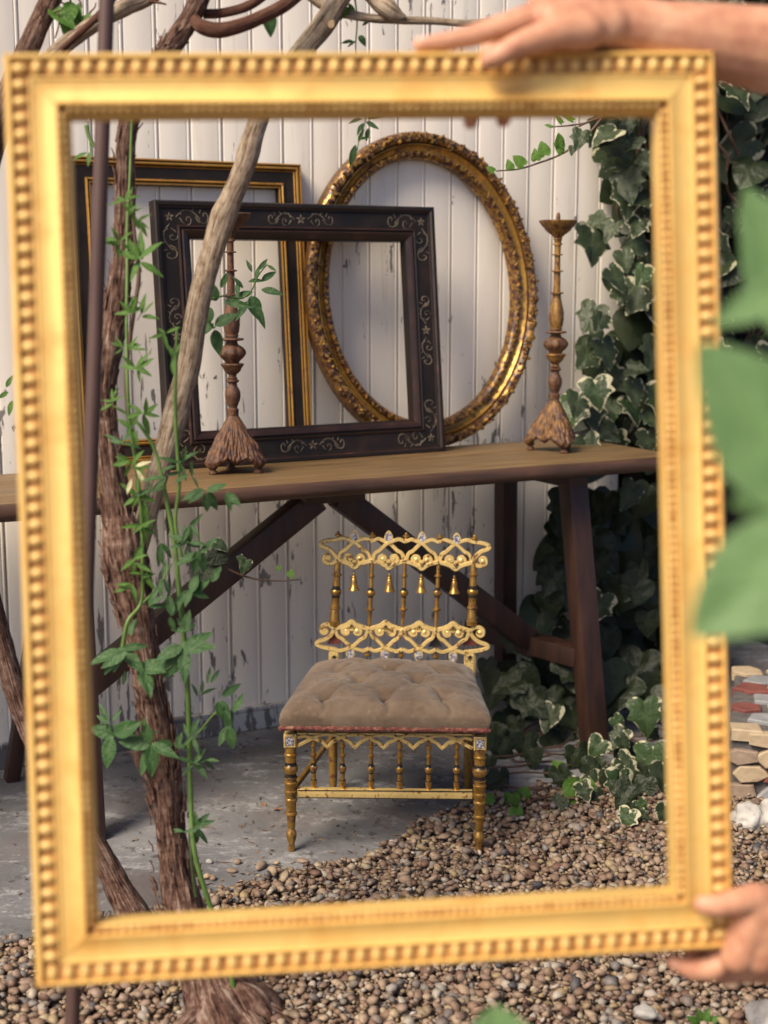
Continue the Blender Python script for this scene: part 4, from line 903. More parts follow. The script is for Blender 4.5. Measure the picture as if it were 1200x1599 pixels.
# upper hand: lies over the top rail, thumb in front, fingers over and down behind
wr = gpx(965, 42, .020); el = gpx(1330, 92, .05)
sh1 = Vector((.70, 1.60, 1.16)); sh2 = Vector((.66, 1.24, 1.14))
chain([sh1, el, gpx(1200, 78, .035), gpx(1080, 58, .025), wr], [.050, .043, .042, .034, .0265])
chain([wr, gpx(905, 30, .015), gpx(850, 30, .012)], [.0275, .0275, .024])
limbs.append((gpx(1080, 56, .025), .031, wr, .028)); limbs.append((gpx(1010, 46, .022), .030, gpx(930, 36, .018), .028)); limbs.append((gpx(960, 46, .035), .022, gpx(850, 40, .045), .018)); limbs.append((gpx(950, 40, .005), .022, gpx(862, 30, -.004), .018))
chain([gpx(852, 22, .004), gpx(795, 38, .000), gpx(730, 58, .002), gpx(690, 66, .004), gpx(655, 70, .006)], [.0155, .0125, .0105, .0092, .0072])          # index along the top edge
chain([gpx(915, 50, -.010), gpx(868, 52, -.020), gpx(815, 68, -.024), gpx(785, 84, -.024), gpx(762, 95, -.021)], [.0185, .0165, .0125, .0112, .0090])         # thumb over the front edge
for (kx, ky, ky_, midx, tx, ty) in ((840, 30, .030, 770, 735, 186), (850, 34, .045, 815, 786, 183), (870, 40, .055, 860, 846, 150)):
    chain([gpx(kx, ky, ky_), gpx((kx + midx) / 2, 34, .048), gpx(midx, 62, .053), gpx((midx + tx) / 2, 128, .046), gpx(tx, ty + 5, .038)], [.0165, .0125, .0110, .0098, .0078])
# lower hand: comes from the right, thumb on the front, fingers under and behind
w2 = gpx(1262, 1448, .010); el2 = gpx(1560, 1260, .05)
chain([sh2, el2, gpx(1400, 1362, .03), w2], [.050, .043, .036, .0275])
chain([w2, gpx(1215, 1446, .012), gpx(1170, 1446, .016)], [.0275, .0270, .021])
limbs.append((gpx(1182, 1418, -.012), .020, gpx(1152, 1492, -.002), .0175)); limbs.append((gpx(1200, 1420, -.010), .022, gpx(1185, 1490, .0), .020)); limbs.append((gpx(1230, 1430, .0), .022, gpx(1180, 1450, -.008), .019)); limbs.append((w2, .022, gpx(1180, 1418, .006), .018)); limbs.append((w2, .022, gpx(1178, 1478, .020), .018)); limbs.append((gpx(1240, 1480, .03), .020, gpx(1192, 1500, .035), .015))
chain([gpx(1215, 1412, -.004), gpx(1178, 1402, -.018), gpx(1150, 1408, -.024), gpx(1122, 1414, -.024), gpx(1098, 1412, -.022)], [.0190, .0150, .0130, .0120, .0100])   # thumb
chain([gpx(1178, 1462, .012), gpx(1140, 1492, .016), gpx(1110, 1514, .016), gpx(1080, 1514, .016), gpx(1052, 1502, .018)], [.0185, .0135, .0122, .0108, .0082])         # index under the lower rail
chain([gpx(1190, 1480, .026), gpx(1170, 1512, .034), gpx(1128, 1520, .048), gpx(1090, 1496, .052), gpx(1070, 1470, .044)], [.0165, .0125, .0112, .0100, .0080])
chain([gpx(1205, 1492, .036), gpx(1192, 1518, .044), gpx(1150, 1518, .058), gpx(1120, 1490, .058), gpx(1104, 1464, .046)], [.0160, .0120, .0108, .0098, .0078])
chain([gpx(1222, 1496, .044), gpx(1212, 1514, .052), gpx(1180, 1510, .062), gpx(1156, 1486, .060), gpx(1142, 1466, .048)], [.0145, .0108, .0098, .0088, .0070])
# the rest of the body, bending towards the frame just outside the picture
nk = Vector((.70, 1.42, 1.24)); pv = Vector((1.02, 1.43, .80)); hd = Vector((.655, 1.42, 1.40))
limbs += [(sh1, .052, sh2, .052), (nk, .055, hd, .060), (hd, .085, hd + Vector((-.02, 0, .05)), .088), (hd + Vector((-.045, 0, -.045)), .055, hd, .075), (sh1 + Vector((.04, -.06, -.06)), .09, pv + Vector((0, .06, .02)), .10), (sh2 + Vector((.04, .06, -.06)), .09, pv + Vector((0, -.06, .02)), .10)]
limbs += [(hd + Vector((-.095, 0, -.005)), .012, hd + Vector((-.108, 0, -.02)), .014)] + [(hd + Vector((.01, q, 0)), .018, hd + Vector((.015, q, .02)), .018) for q in (-.09, .09)]
for q in (-.09, .09):
    limbs += [(pv + Vector((0, q * .8, 0)), .095, Vector((.83, 1.43 + q, .46)), .062), (Vector((.83, 1.43 + q, .46)), .058, Vector((.98, 1.43 + q, .08)), .036), (Vector((.98, 1.43 + q, .05)), .042, Vector((.80, 1.43 + q * 1.2, .03)), .030)]
capsules(limbs, 'body', 'skin', ps, .0028, 7)
capsules([(sh1, .055, sh2, .055), (sh1, .052, sh1.lerp(el, .4), .055), (sh2, .052, sh2.lerp(el2, .4), .055)] + [(sh1 + Vector((.04, -.06, -.06)), .09, pv + Vector((0, .06, .02)), .10), (sh2 + Vector((.04, .06, -.06)), .09, pv + Vector((0, -.06, .02)), .10)], 'shirt', 'cloth', ps, .008, 5, .010)
tr_ = [(pv + Vector((0, -.06, .03)), .10, pv + Vector((0, .06, .03)), .10)]
for q in (-.09, .09): tr_ += [(pv + Vector((0, q * .8, 0)), .095, Vector((.83, 1.43 + q, .46)), .062), (Vector((.83, 1.43 + q, .46)), .058, Vector((.97, 1.43 + q, .12)), .040)]
capsules(tr_, 'trousers', 'denim', ps, .008, 5, .012)
capsules([(hd + Vector((.03, 0, .05)), .092, hd + Vector((-.01, 0, .075)), .085), (hd + Vector((.05, 0, 0)), .075, hd + Vector((.07, 0, -.06)), .05)], 'hair', 'hair', ps, .006, 4)
for q in (-.09, .09): capsules([(Vector((.99, 1.43 + q, .045)), .046, Vector((.79, 1.43 + q * 1.2, .032)), .033)], 'shoe', 'cloth', ps, .006, 3, .006)
for q in (-.034, .034):                                              # face, turned towards the frame
    MB().ell(hd + Vector((-.081, q, .028)), (.010, .013, .009), None, 12, 8).build('eye', 'rock_pale', ps, smooth=180)
    MB().ell(hd + Vector((-.089, q, .028)), (.004, .006, .006), None, 10, 6).build('iris', 'hair', ps, smooth=180)
    MB().ell(hd + Vector((-.088, q, .046)), (.006, .018, .004), None, 10, 6).build('eyebrow', 'hair', ps, smooth=180)
MB().ell(hd + Vector((-.096, 0, -.052)), (.010, .024, .007), None, 12, 6).build('lips', 'nail', ps, smooth=180)
def nail(tip, back, out, w=.0045):
    d = (tip - back).normalized(); out = (out - d * out.dot(d)).normalized(); x = d.cross(out)
    m = MB(); m.ell(tip - d * .004 + out * .0062, (w, .0065, .0016), Matrix((x, d, out)).transposed(), 10, 6); m.build('nail', 'nail', ps, smooth=180)
nail(gpx(762, 95, -.021), gpx(785, 84, -.024), -gy, .0062); nail(gpx(1098, 1412, -.022), gpx(1122, 1414, -.024), -gy, .0066)
nail(gpx(655, 70, .006), gpx(690, 66, .004), UP - gy * .6); nail(gpx(1052, 1502, .018), gpx(1080, 1514, .016), UP * .2 - gy)
# ================================================================== OLD VINE, POLE, BRANCHES
thin = .86
def trunk_mesh(px, name, mat, parent, seg=26, rough=.16, k=14, nscale=9, twist=4):
    V, R = pxpath(px, k); R = [r * thin for r in R]; return MB().tube(V, R, seg, rough, nscale, twist=twist).build(name, mat, parent, smooth=70)
vbase = at_z(352, 1592); VY = 2.22
vn = thing('grape_vine', 'old gnarled vine with shaggy bark rising from the gravel', 'vine', vbase)
trunk_mesh([(372, 1640, 215, 2.16), (356, 1590, 168, 2.16), (335, 1545, 112, 2.18), (312, 1490, 86, 2.20), (291, 1430, 70, 2.22), (276, 1370, 58, 2.23), (268, 1310, 54, 2.24), (262, 1250, 54, 2.24), (254, 1190, 56, 2.25), (241, 1120, 56, 2.25), (229, 1050, 50, 2.25), (219, 990, 52, 2.26), (206, 930, 66, 2.26), (196, 880, 76, 2.26), (190, 840, 68, 2.26), (184, 800, 52, 2.27), (174, 730, 42, 2.27), (166, 660, 38, 2.28), (163, 600, 40, 2.28), (172, 540, 42, 2.28), (181, 480, 40, 2.29), (190, 420, 37, 2.29), (196, 350, 34, 2.30), (196, 280, 33, 2.30), (197, 215, 33, 2.30), (212, 160, 34, 2.31), (244, 105, 35, 2.31), (272, 65, 36, 2.31), (298, 28, 34, 2.31), (318, -20, 34, 2.31), (330, -90, 32, 2.31)], 'trunk', 'bark_dark', vn, 44, .24, 18)
for a, b_, w0, w1, dy_ in (((330, 1560), (455, 1592), 60, 26, -.02), ((345, 1575), (268, 1620), 56, 30, -.03), ((360, 1590), (420, 1640), 70, 40, -.06)):
    pA = at_y(a[0], a[1], 2.17); pB = at_z(*b_) - UP * .012; pts = smoothpath([tuple(pA), tuple(pA.lerp(pB, .5) + UP * .012), tuple(pB)], 8); n_ = len(pts)
    MB().tube(pts, [(w0 + (w1 - w0) * i / n_) / 2 * 2.2 / F_PX for i in range(n_)], 16, .18, 12).build('root', 'bark_dark', vn, smooth=70)
trunk_mesh([(262, 1262, 42, 2.245), (246, 1228, 34, 2.24), (228, 1196, 30, 2.235), (214, 1170, 26, 2.23)], 'old_stub', 'bark_dark', vn, 16)
trunk_mesh([(205, 880, 44, 2.30), (226, 815, 38, 2.33), (246, 745, 40, 2.34), (264, 685, 43, 2.35), (280, 625, 44, 2.36), (295, 570, 43, 2.36), (305, 505, 42, 2.36), (319, 440, 40, 2.36), (338, 375, 41, 2.36), (350, 335, 46, 2.36), (361, 310, 40, 2.36), (381, 262, 39, 2.36), (388, 240, 42, 2.36), (398, 205, 37, 2.36), (416, 160, 36, 2.36), (450, 110, 37, 2.36), (482, 68, 38, 2.36), (508, 34, 40, 2.36), (540, -20, 38, 2.36), (580, -90, 36, 2.36)], 'branch', 'bark_grey', vn, 22, .09, 10, 10, 1)
trunk_mesh([(303, 30, 20, 2.30), (316, 42, 27, 2.29), (342, 47, 28, 2.29), (375, 40, 25, 2.29), (410, 26, 24, 2.30), (450, 4, 24, 2.31), (500, -40, 22, 2.32)], 'branch', 'bark_smooth', vn, 16, .05)
trunk_mesh([(318, 22, 18, 2.33), (350, 20, 17, 2.33), (390, 8, 17, 2.33), (430, -20, 16, 2.33)], 'branch', 'bark_smooth', vn, 14, .05)
trunk_mesh([(470, -20, 18, 2.38), (497, 4, 17, 2.38), (530, 19, 17, 2.38), (570, 27, 16, 2.38), (620, 31, 15, 2.38), (680, 33, 13, 2.38), (730, 36, 12, 2.38), (790, 30, 10, 2.38)], 'branch', 'bark_grey', vn, 14, .12)
trunk_mesh([(560, -40, 30, 2.39), (585, -4, 34, 2.38), (606, 14, 34, 2.37), (622, 24, 22, 2.37), (634, 26, 6, 2.37)], 'branch', 'bark_grey', vn, 16, .22)
trunk_mesh([(40, 130, 30, 2.34), (72, 96, 30, 2.34), (112, 62, 29, 2.34), (150, 36, 29, 2.34), (195, 12, 30, 2.34), (232, -2, 24, 2.34), (290, -40, 24, 2.34)], 'branch', 'bark_grey', vn, 16, .10)
trunk_mesh([(96, 78, 13, 2.31), (122, 54, 12, 2.31), (148, 30, 13, 2.31), (170, 6, 14, 2.31), (200, -40, 14, 2.31)], 'branch', 'bark_smooth', vn, 12, .12)
trunk_mesh([(232, 2, 8, 2.335), (248, 4, 5, 2.33), (260, 7, 3, 2.33)], 'twig', 'bark_smooth', vn, 8, .1)
trunk_mesh([(520, 36, 12, 2.345), (517, 38, 13, 2.335)], 'cut_stub', 'cut_wood', vn, 14, .02)
for q in ((58, 30, 66, 2), (66, 45, 60, 10), (86, 60, 92, 20), (84, 20, 100, 12), (96, 64, 112, 56), (140, 20, 150, 4), (128, 12, 118, -6)):
    trunk_mesh([(q[0], q[1], 3, 2.33), ((q[0] + q[2]) / 2 + 3, (q[1] + q[3]) / 2, 2.6, 2.33), (q[2], q[3], 2, 2.33)], 'twig', 'bark_smooth', vn, 6, .1, 4)
# shaggy strips of bark
sh = MB(); V, R = pxpath([(291, 1430, 88, 2.22), (276, 1370, 76, 2.23), (268, 1310, 64, 2.24), (262, 1250, 60, 2.24), (254, 1190, 62, 2.25), (241, 1120, 56, 2.25), (229, 1050, 50, 2.25), (206, 930, 66, 2.26), (196, 880, 76, 2.26), (184, 800, 52, 2.27), (166, 660, 38, 2.28), (163, 600, 40, 2.28), (181, 480, 40, 2.29), (196, 350, 34, 2.30), (197, 215, 33, 2.30), (244, 105, 35, 2.31), (298, 28, 34, 2.31)], 14)
for q in range(330):
    i = random.randrange(4, len(V) - 4); t_ = (V[i + 1] - V[i - 1]).normalized(); a = random.uniform(math.pi * .7, math.pi * 2.3); x = Vector((1, 0, 0)); x = (x - t_ * x.dot(t_)).normalized(); y = t_.cross(x)
    d = x * math.cos(a) + y * math.sin(a); sd = t_.cross(d); Ln = random.uniform(.012, .035); w_ = random.uniform(.0012, .0034); lift = random.uniform(.001, .006); c = V[i] + d * R[i] * .97
    p = [c - t_ * Ln / 2, c, c + t_ * Ln / 2 * random.choice((-1, 1)) * .0 + t_ * Ln / 2 + d * lift]
    vs = []
    for j, pp in enumerate(p):
        w_j = w_ * (1, 1, .35)[j]; vs += [pp - sd * w_j + d * .0004, pp + sd * w_j + d * .0004, pp + sd * w_j - d * .0012, pp - sd * w_j - d * .0012]
    sh.add(vs, [(j * 4 + k_, j * 4 + (k_ + 1) % 4, j * 4 + 4 + (k_ + 1) % 4, j * 4 + 4 + k_) for j in range(2) for k_ in range(4)] + [(0, 3, 2, 1), (8, 9, 10, 11)])
o = sh.build('bark_strips', 'bark_dark', vn); o['kind'] = 'stuff'
v2 = thing('vine_stem', 'second bare vine stem slanting in from the left edge to the gravel', 'vine', at_z(232, 1476))
trunk_mesh([(236, 1492, 66, 2.40), (213, 1440, 58, 2.40), (184, 1385, 48, 2.41), (152, 1325, 42, 2.42), (112, 1262, 38, 2.43), (70, 1190, 36, 2.43), (34, 1110, 36, 2.43), (10, 1030, 38, 2.43), (-16, 940, 38, 2.43), (-50, 800, 38, 2.42), (-72, 620, 38, 2.40), (-58, 430, 40, 2.38), (-22, 270, 40, 2.36), (4, 178, 40, 2.35), (24, 120, 38, 2.35), (60, 40, 36, 2.35), (110, -60, 34, 2.35)], 'stem', 'bark_dark', v2, 28, .2)
pt, pb_ = at_y(176, -260, 2.07), at_z(108, 1712)
po = thing('iron_pole', 'thin rusty iron pole standing upright beside the old vine', 'pole', pb_)
MB().tube([pb_ - UP * .02, pb_.lerp(pt, .33), pb_.lerp(pt, .66), pt], .0106, 20).build('shaft', 'rust_pole', po, smooth=60)
# ================================================================== LEAVES
def leaf_mesh(name, half, mat, curl=.25, fold=.25, rip=.03, seed=0, nring=(1, .80, .45)):
    """half outline from the stalk to the tip (tip at y=-1); the 'edge' attribute carries rim and vein"""
    pts = [(x, y) for x, y in half] + [(-x, y) for x, y in reversed(half[1:-1])]; n_ = len(pts); cy_ = -.45; m = MB(); vs = []; col = []; 
    def Z(x, y):
        q = Vector((x * 3, y * 3, seed * 7.3)); return -fold * abs(x) * (1 - .5 * abs(x)) * -1 * .6 - curl * (y + .1) ** 2 * (1 if y < 0 else .3) + rip * noise.noise(q) * (1 + 2 * abs(x)) - fold * x * x * .8
    for r in nring:
        for x, y in pts:
            X, Y = x * r, cy_ + (y - cy_) * r; vs.append((X, Y, Z(X, Y))); col.append((1.0 if r == 1 else (.55 if r > .6 else 0.0), 1.0 if abs(x) < .02 else 0.0, 0, 1))
    vs.append((0, cy_, Z(0, cy_))); col.append((0, 1, 0, 1)); fs = []
    for j in range(len(nring) - 1):
        for i in range(n_): fs.append((j * n_ + i, j * n_ + (i + 1) % n_, (j + 1) * n_ + (i + 1) % n_, (j + 1) * n_ + i))
    b = (len(nring) - 1) * n_
    for i in range(n_): fs.append((b + i, b + (i + 1) % n_, len(vs) - 1))
    m.add(vs, fs); m.col = col
    ob_ = m.build(name, mat, None, world=False, smooth=180); me = ob_.data; bpy.data.objects.remove(ob_); return me
def dens(h, k=2):
    return [tuple(p) for p in smoothpath(h, k)]
IV5 = [(0, 0), (.10, .10), (.24, .14), (.40, .10), (.52, -.04), (.46, -.18), (.42, -.26), (.50, -.38), (.52, -.46), (.38, -.52), (.28, -.62), (.20, -.76), (.10, -.90), (0, -1)]
IV3 = [(0, 0), (.14, .09), (.30, .10), (.43, .02), (.49, -.14), (.47, -.30), (.42, -.44), (.34, -.58), (.24, -.73), (.12, -.89), (0, -1)]
IVR = [(0, 0), (.16, .10), (.34, .09), (.46, -.04), (.50, -.22), (.46, -.42), (.38, -.60), (.25, -.78), (.11, -.92), (0, -1)]
LANC = [(0, 0), (.06, -.08), (.125, -.25), (.15, -.42), (.13, -.60), (.085, -.78), (.035, -.93), (0, -1)]
OVAT = [(0, 0), (.10, -.06), (.20, -.20), (.235, -.38), (.21, -.56), (.14, -.75), (.06, -.91), (0, -1)]
IVY = [leaf_mesh('ivy_leaf', dens(h), mt, c, f_, .05, i) for i, (h, mt, c, f_) in enumerate([(IV5, 'ivy_leaf', .16, .5), (IV3, 'ivy_leaf', .24, .45), (IVR, 'ivy_leaf', .14, .3), (IV5, 'ivy_leaf', .05, .6), (IV3, 'ivy_plain', .2, .5), (IVR, 'ivy_plain', .12, .35), (IV5, 'ivy_plain', .1, .5), (IVR, 'ivy_fresh', .15, .4), (IV3, 'ivy_fresh', .2, .4), (IV5, 'ivy_cream', .35, .7), (IV3, 'ivy_cream', .3, .6)])]
JAS = [leaf_mesh('leaf', dens(h), mt, c, f_, .02, i, (1, .55)) for i, (h, mt, c, f_) in enumerate([(LANC, 'jasmine_leaf', .2, .5), (LANC, 'jasmine_leaf', .08, .6), (OVAT, 'jasmine_leaf', .15, .5), (LANC, 'jasmine_dark', .25, .5), (OVAT, 'jasmine_dark', .2, .45), (OVAT, 'jasmine_dark', .05, .5)])]
def place_leaf(me, p, tip, nrm, size, parent, name='leaf', wid=1.0):
    """stalk at p, tip direction and face normal in the place"""
    tip = tip.normalized(); nrm = (nrm - tip * nrm.dot(tip)).normalized(); y = -tip; x = y.cross(nrm)
    mt = frame_mat(p, x * size * wid, y * size, nrm * size)
    o = link(name, me, parent); o.matrix_basis = MWORLD[parent].inverted() @ mt; return o
RX, RU, RF = Vector((1, 0, 0)), Vector((0, sp, cp)), Vector((0, cp, -sp))
def imgdir(deg, toward=0.0):                                          # direction as seen in the picture, 0 = right, 90 = up
    a = math.radians(deg); return (RX * math.cos(a) + RU * math.sin(a) - RF * toward).normalized()
jr = random.Random(11)
ja = thing('climbing_jasmine', 'green climber with slender leaflets twining up the old vine', 'climbing plant', vbase + Vector((.05, -.03, 0)))
def stem(pts, parent, mat, name='stem', k=6, seg=8):
    V, R = pxpath(pts, k); MB().tube(V, R, seg).build(name, mat, parent, smooth=80)
JY = 2.19
stem([(376, 1640, 9, 2.13), (372, 1575, 9, 2.14), (352, 1490, 8, 2.15), (330, 1420, 8, 2.16), (304, 1330, 8, 2.17), (298, 1240, 8, JY), (296, 1150, 8, JY), (293, 1075, 9, JY), (288, 1000, 9, JY), (280, 920, 8, JY), (273, 850, 7, JY), (262, 790, 7, JY), (250, 730, 6, JY), (236, 690, 6, JY), (210, 655, 5, JY), (178, 634, 4, JY)], ja, 'stem_green')
stem([(307, 1400, 7, 2.17), (300, 1350, 6, 2.17), (298, 1300, 6, 2.18)], ja, 'stem_dark')
stem([(192, 1010, 7, 2.17), (200, 970, 6, 2.17), (221, 940, 6, JY), (223, 880, 6, JY), (221, 800, 6, JY), (212, 720, 6, JY), (203, 660, 6, JY), (199, 590, 5, JY), (198, 500, 5, 2.21), (199, 420, 5, 2.23), (199, 350, 5, 2.25), (203, 280, 4, 2.26), (205, 220, 4, 2.27), (208, 150, 4, 2.27)], ja, 'stem_green')
stem([(204, 668, 7, 2.21), (200, 640, 7, 2.21), (197, 590, 7, 2.21), (203, 530, 7, 2.22), (212, 470, 7, 2.22), (217, 430, 7, 2.23), (212, 380, 6, 2.24), (208, 340, 5, 2.25)], ja, 'stem_brown')
stem([(284, 870, 6, JY), (274, 815, 6, JY), (280, 760, 6, JY), (277, 700, 6, JY), (274, 640, 6, JY), (275, 570, 5, JY), (277, 510, 4, JY)], ja, 'stem_green')
stem([(222, 943, 4, JY), (240, 925, 4, JY), (255, 905, 3, JY), (268, 880, 3, JY)], ja, 'stem_green')
stem([(300, 1160, 3, JY), (330, 1120, 3, 2.17), (352, 1100, 2, 2.17)], ja, 'stem_green')
for q in ((198, 463, 213, 462, 222, 440), (203, 480, 190, 505, 185, 520), (214, 470, 224, 480, 215, 500), (206, 410, 216, 408, 222, 425)): stem([(q[0], q[1], 2, 2.2), (q[2], q[3], 1.6, 2.19), (q[4], q[5], 1.3, 2.2)], ja, 'stem_brown', 'tendril', 4, 6)
def cluster(x, y, angs, ln, dark=0, Y=None, wide=0, jit=14):
    """leaflets radiating from one point; lengths in photograph pixels"""
    Y = Y or JY - .02
    for a in angs:
        L = ln * (.86 if dark == 2 else 1) * jr.uniform(.75, 1.15); d = L * Y / F_PX; tw = jr.uniform(-.45, .55); me = JAS[(5 if jr.random() < .5 else 4) if dark == 2 else (3 if dark else (2 if wide else jr.choice((0, 1))))]
        p = at_y(x + jr.uniform(-4, 4), y + jr.uniform(-4, 4), Y + jr.uniform(-.012, .012)); nr = -RF + RU * jr.uniform(.1, .9) + RX * jr.uniform(-.5, .5)
        place_leaf(me, p, imgdir(a + jr.uniform(-jit, jit), tw), nr, d, ja, 'leaf', jr.uniform(.72, 1.05))
F5 = (200, 150, 100, 30, -20, -70); F6 = (10, 60, 120, 170, 215, 270, 320)
CL = [(197, 312, (60, 20, 100, 150, 340, 200), 26, 0), (204, 336, (40, 70, 10, 140, 300), 28, 0), (216, 342, (-60, -40, 30), 30, 0), (186, 378, (170, 185, 120, -30, -75, 30), 28, 0), (220, 408, (45, -40, 130, 160, 100, -100), 42, 0), (204, 488, (150, 190, 80, 60, 20), 30, 0), (222, 490, (42, -4, 80), 34, 0), (194, 545, (160, 200, 110, 30), 24, 0), (205, 545, (35, 10, 70), 26, 0), (214, 575, (130, 155, 45, -35, -85, 60), 32, 0), (176, 630, (175, 80, 30, 200, 110), 24, 0), (224, 647, (95, 50, 140, -5, -85, 210), 34, 0), (206, 668, (60, -60, 130, 240), 28, 0), (190, 692, (178, 150, 40, -20), 34, 1), (204, 724, (160, 140, 5, 40, -110, 200, -50), 32, 0), (214, 772, (200, 150, -20, -120, 80), 30, 0), (236, 770, (20, 90, 190), 26, 1), (224, 820, (-30, 10, 35, 190, 215, -70, 75), 34, 0), (211, 876, (200, 225, 60, -20, 30, 260), 32, 0), (224, 900, (170, 20, 60, -50), 28, 0), (206, 912, (190, 175, -80, 160), 30, 0), (253, 905, (-75, 80, -100), 30, 1), (232, 944, (25, 10, 45), 36, 1),
      (280, 726, (60, 35, 185, 170, -60), 34, 1), (262, 745, (180, 10, -150), 36, 1), (272, 560, (80, 110, 60, -95), 26, 0), (258, 520, (150, 30, -60, 200), 28, 0), (297, 742, (90, 60, -70, 200), 26, 1), (321, 768, (25, -65, -80, 195, 215), 44, 2), (352, 768, (-75, -50), 40, 2), (297, 820, (-60, -90, 240, 30), 38, 1), (293, 846, (200, 10, -20, 170, 100, -100), 34, 1), (312, 862, (-110, -80, 200, 40), 44, 2), (252, 850, (-100, -60, -85), 38, 1), (298, 924, (20, -10, 200, -100, 70, 45), 42, 2), (330, 905, (60, -140, 30), 40, 2), (268, 965, (100, 60, -60), 40, 2),
      (203, 990, (95, 75), 40, 2), (194, 1014, (195, 215, 240, 5, -35, 262), 60, 2, 2.16), (222, 1040, (-70, -85, 10, -10), 58, 2, 2.17), (250, 1045, (0, -20, 20), 36, 2), (286, 985, (140, 40, 170, 60), 36, 2, 2.17), (288, 1010, (10, -12, -110, -80, 215, 25, 240), 62, 2, 2.16), (172, 1128, (-60, -100, 110, 200, 60, 150), 32, 1), (176, 1150, (-95, 30, 170), 64, 2, 2.16), (200, 1050, (240, -100), 32, 1), (236, 1160, (-115, -80, -20, 180, 165, 100), 58, 2, 2.15), (212, 1150, (160, 10), 42, 1), (272, 1165, (-15, 150, 60), 34, 2), (300, 1150, (70, 110, 30, -60, 220), 34, 1), (312, 1085, (75, 110, 40), 30, 1), (344, 1092, (45, -60, -100), 46, 2), (362, 1110, (50, -95), 52, 2, 2.17), (355, 1135, (-75, -105), 48, 2), (328, 1070, (85, 60), 28, 1), (305, 1192, (200, 20, -30, -60, 150, 40), 30, 1), (322, 1190, (10, -40), 28, 1), (306, 1292, (185, 20, 50, 80, -60, -90, 30), 34, 1), (290, 1296, (190, 170), 24, 1)]
for x, y, a in ((206, 748, 250), (212, 728, 20), (214, 734, -60)): place_leaf(leaf_mesh('petal', dens(LANC), 'petal', .2, .4, .05, x), at_y(x, y, JY - .03), imgdir(a), -RF + RU * .4, 26 * JY / F_PX, ja, 'petal', .9)
for c in CL: cluster(c[0], c[1], c[2], c[3], c[4], c[5] if len(c) > 5 else None, 0)
# spray of leaflets hanging in front of the left candlestick, and sprigs along the top
sy = 2.62
sg = thing('jasmine_sprig', 'leafy green sprig hanging across the left candlestick', 'sprig', at_y(330, 505, sy))
def sprig(root, stems, leaves, mat='stem_green'):
    for s_ in stems: stem(s_, root, mat, 'stem', 5, 6)
    for (x, y, a, ln, dk, Y) in leaves:
        place_leaf(JAS[dk], at_y(x, y, Y + jr.uniform(-.01, .01)), imgdir(a + jr.uniform(-8, 8), jr.uniform(-.3, .5)), -RF + RU * jr.uniform(.1, .8) + RX * jr.uniform(-.4, .4), ln * Y / F_PX, root, 'leaf', jr.uniform(1, 1.3))
sprig(sg, [[(322, 470, 4, 2.40), (350, 462, 3, 2.5), (376, 466, 3, sy), (392, 455, 2.5, sy), (404, 430, 2, sy), (418, 412, 2, sy)], [(326, 500, 4, 2.40), (334, 512, 3, 2.5), (340, 500, 2.5, sy)]],
      [(394, 425, 110, 22, 3, sy), (404, 422, 50, 24, 3, sy), (408, 440, 38, 32, 3, sy), (408, 452, -12, 36, 3, sy), (396, 456, 200, 40, 3, sy), (392, 462, -75, 40, 5, sy), (396, 472, -62, 44, 3, sy), (388, 470, 240, 38, 3, sy), (380, 450, 130, 24, 3, sy), (400, 436, 80, 24, 3, sy), (372, 462, 100, 26, 3, sy), (418, 414, -30, 16, 0, sy), (388, 440, 20, 26, 3, sy),
       (338, 470, 110, 34, 4, 2.45), (330, 480, 240, 36, 4, 2.45), (334, 505, 215, 34, 4, 2.45), (336, 508, 30, 40, 4, 2.45), (336, 515, -80, 42, 5, 2.45), (328, 488, 170, 30, 4, 2.45), (350, 470, -10, 46, 3, 2.5), (345, 450, 60, 30, 3, 2.5)])
tp = thing('jasmine_sprig', 'thin sprig with a few green leaves dangling from the top branches above the oval frame', 'sprig', at_y(560, 30, 2.40))
sprig(tp, [[(552, -20, 3, 2.38), (558, 30, 2.5, 2.40), (556, 80, 2, 2.42), (566, 130, 2, 2.44), (572, 180, 2, 2.46), (562, 215, 1.6, 2.46), (558, 235, 1.5, 2.46)]],
      [(548, 10, 230, 30, 0, 2.38), (545, 5, 300, 26, 0, 2.38), (530, 10, 200, 24, 0, 2.38), (566, 40, 30, 16, 3, 2.40), (562, 55, -70, 22, 4, 2.41), (556, 64, 210, 16, 3, 2.41), (552, 64, 190, 20, 3, 2.41), (568, 176, 60, 14, 3, 2.46), (574, 186, 10, 26, 3, 2.46), (572, 190, -40, 24, 3, 2.46), (568, 192, 240, 24, 3, 2.46), (566, 186, 200, 22, 3, 2.46), (576, 200, -100, 20, 3, 2.46), (560, 222, 60, 22, 0, 2.46), (556, 226, 250, 34, 3, 2.46), (562, 218, 20, 18, 0, 2.46)])
tq = thing('leafy_shoot', 'young shoot with broad green leaves among the top left branches', 'shoot', at_y(110, 30, 2.36))
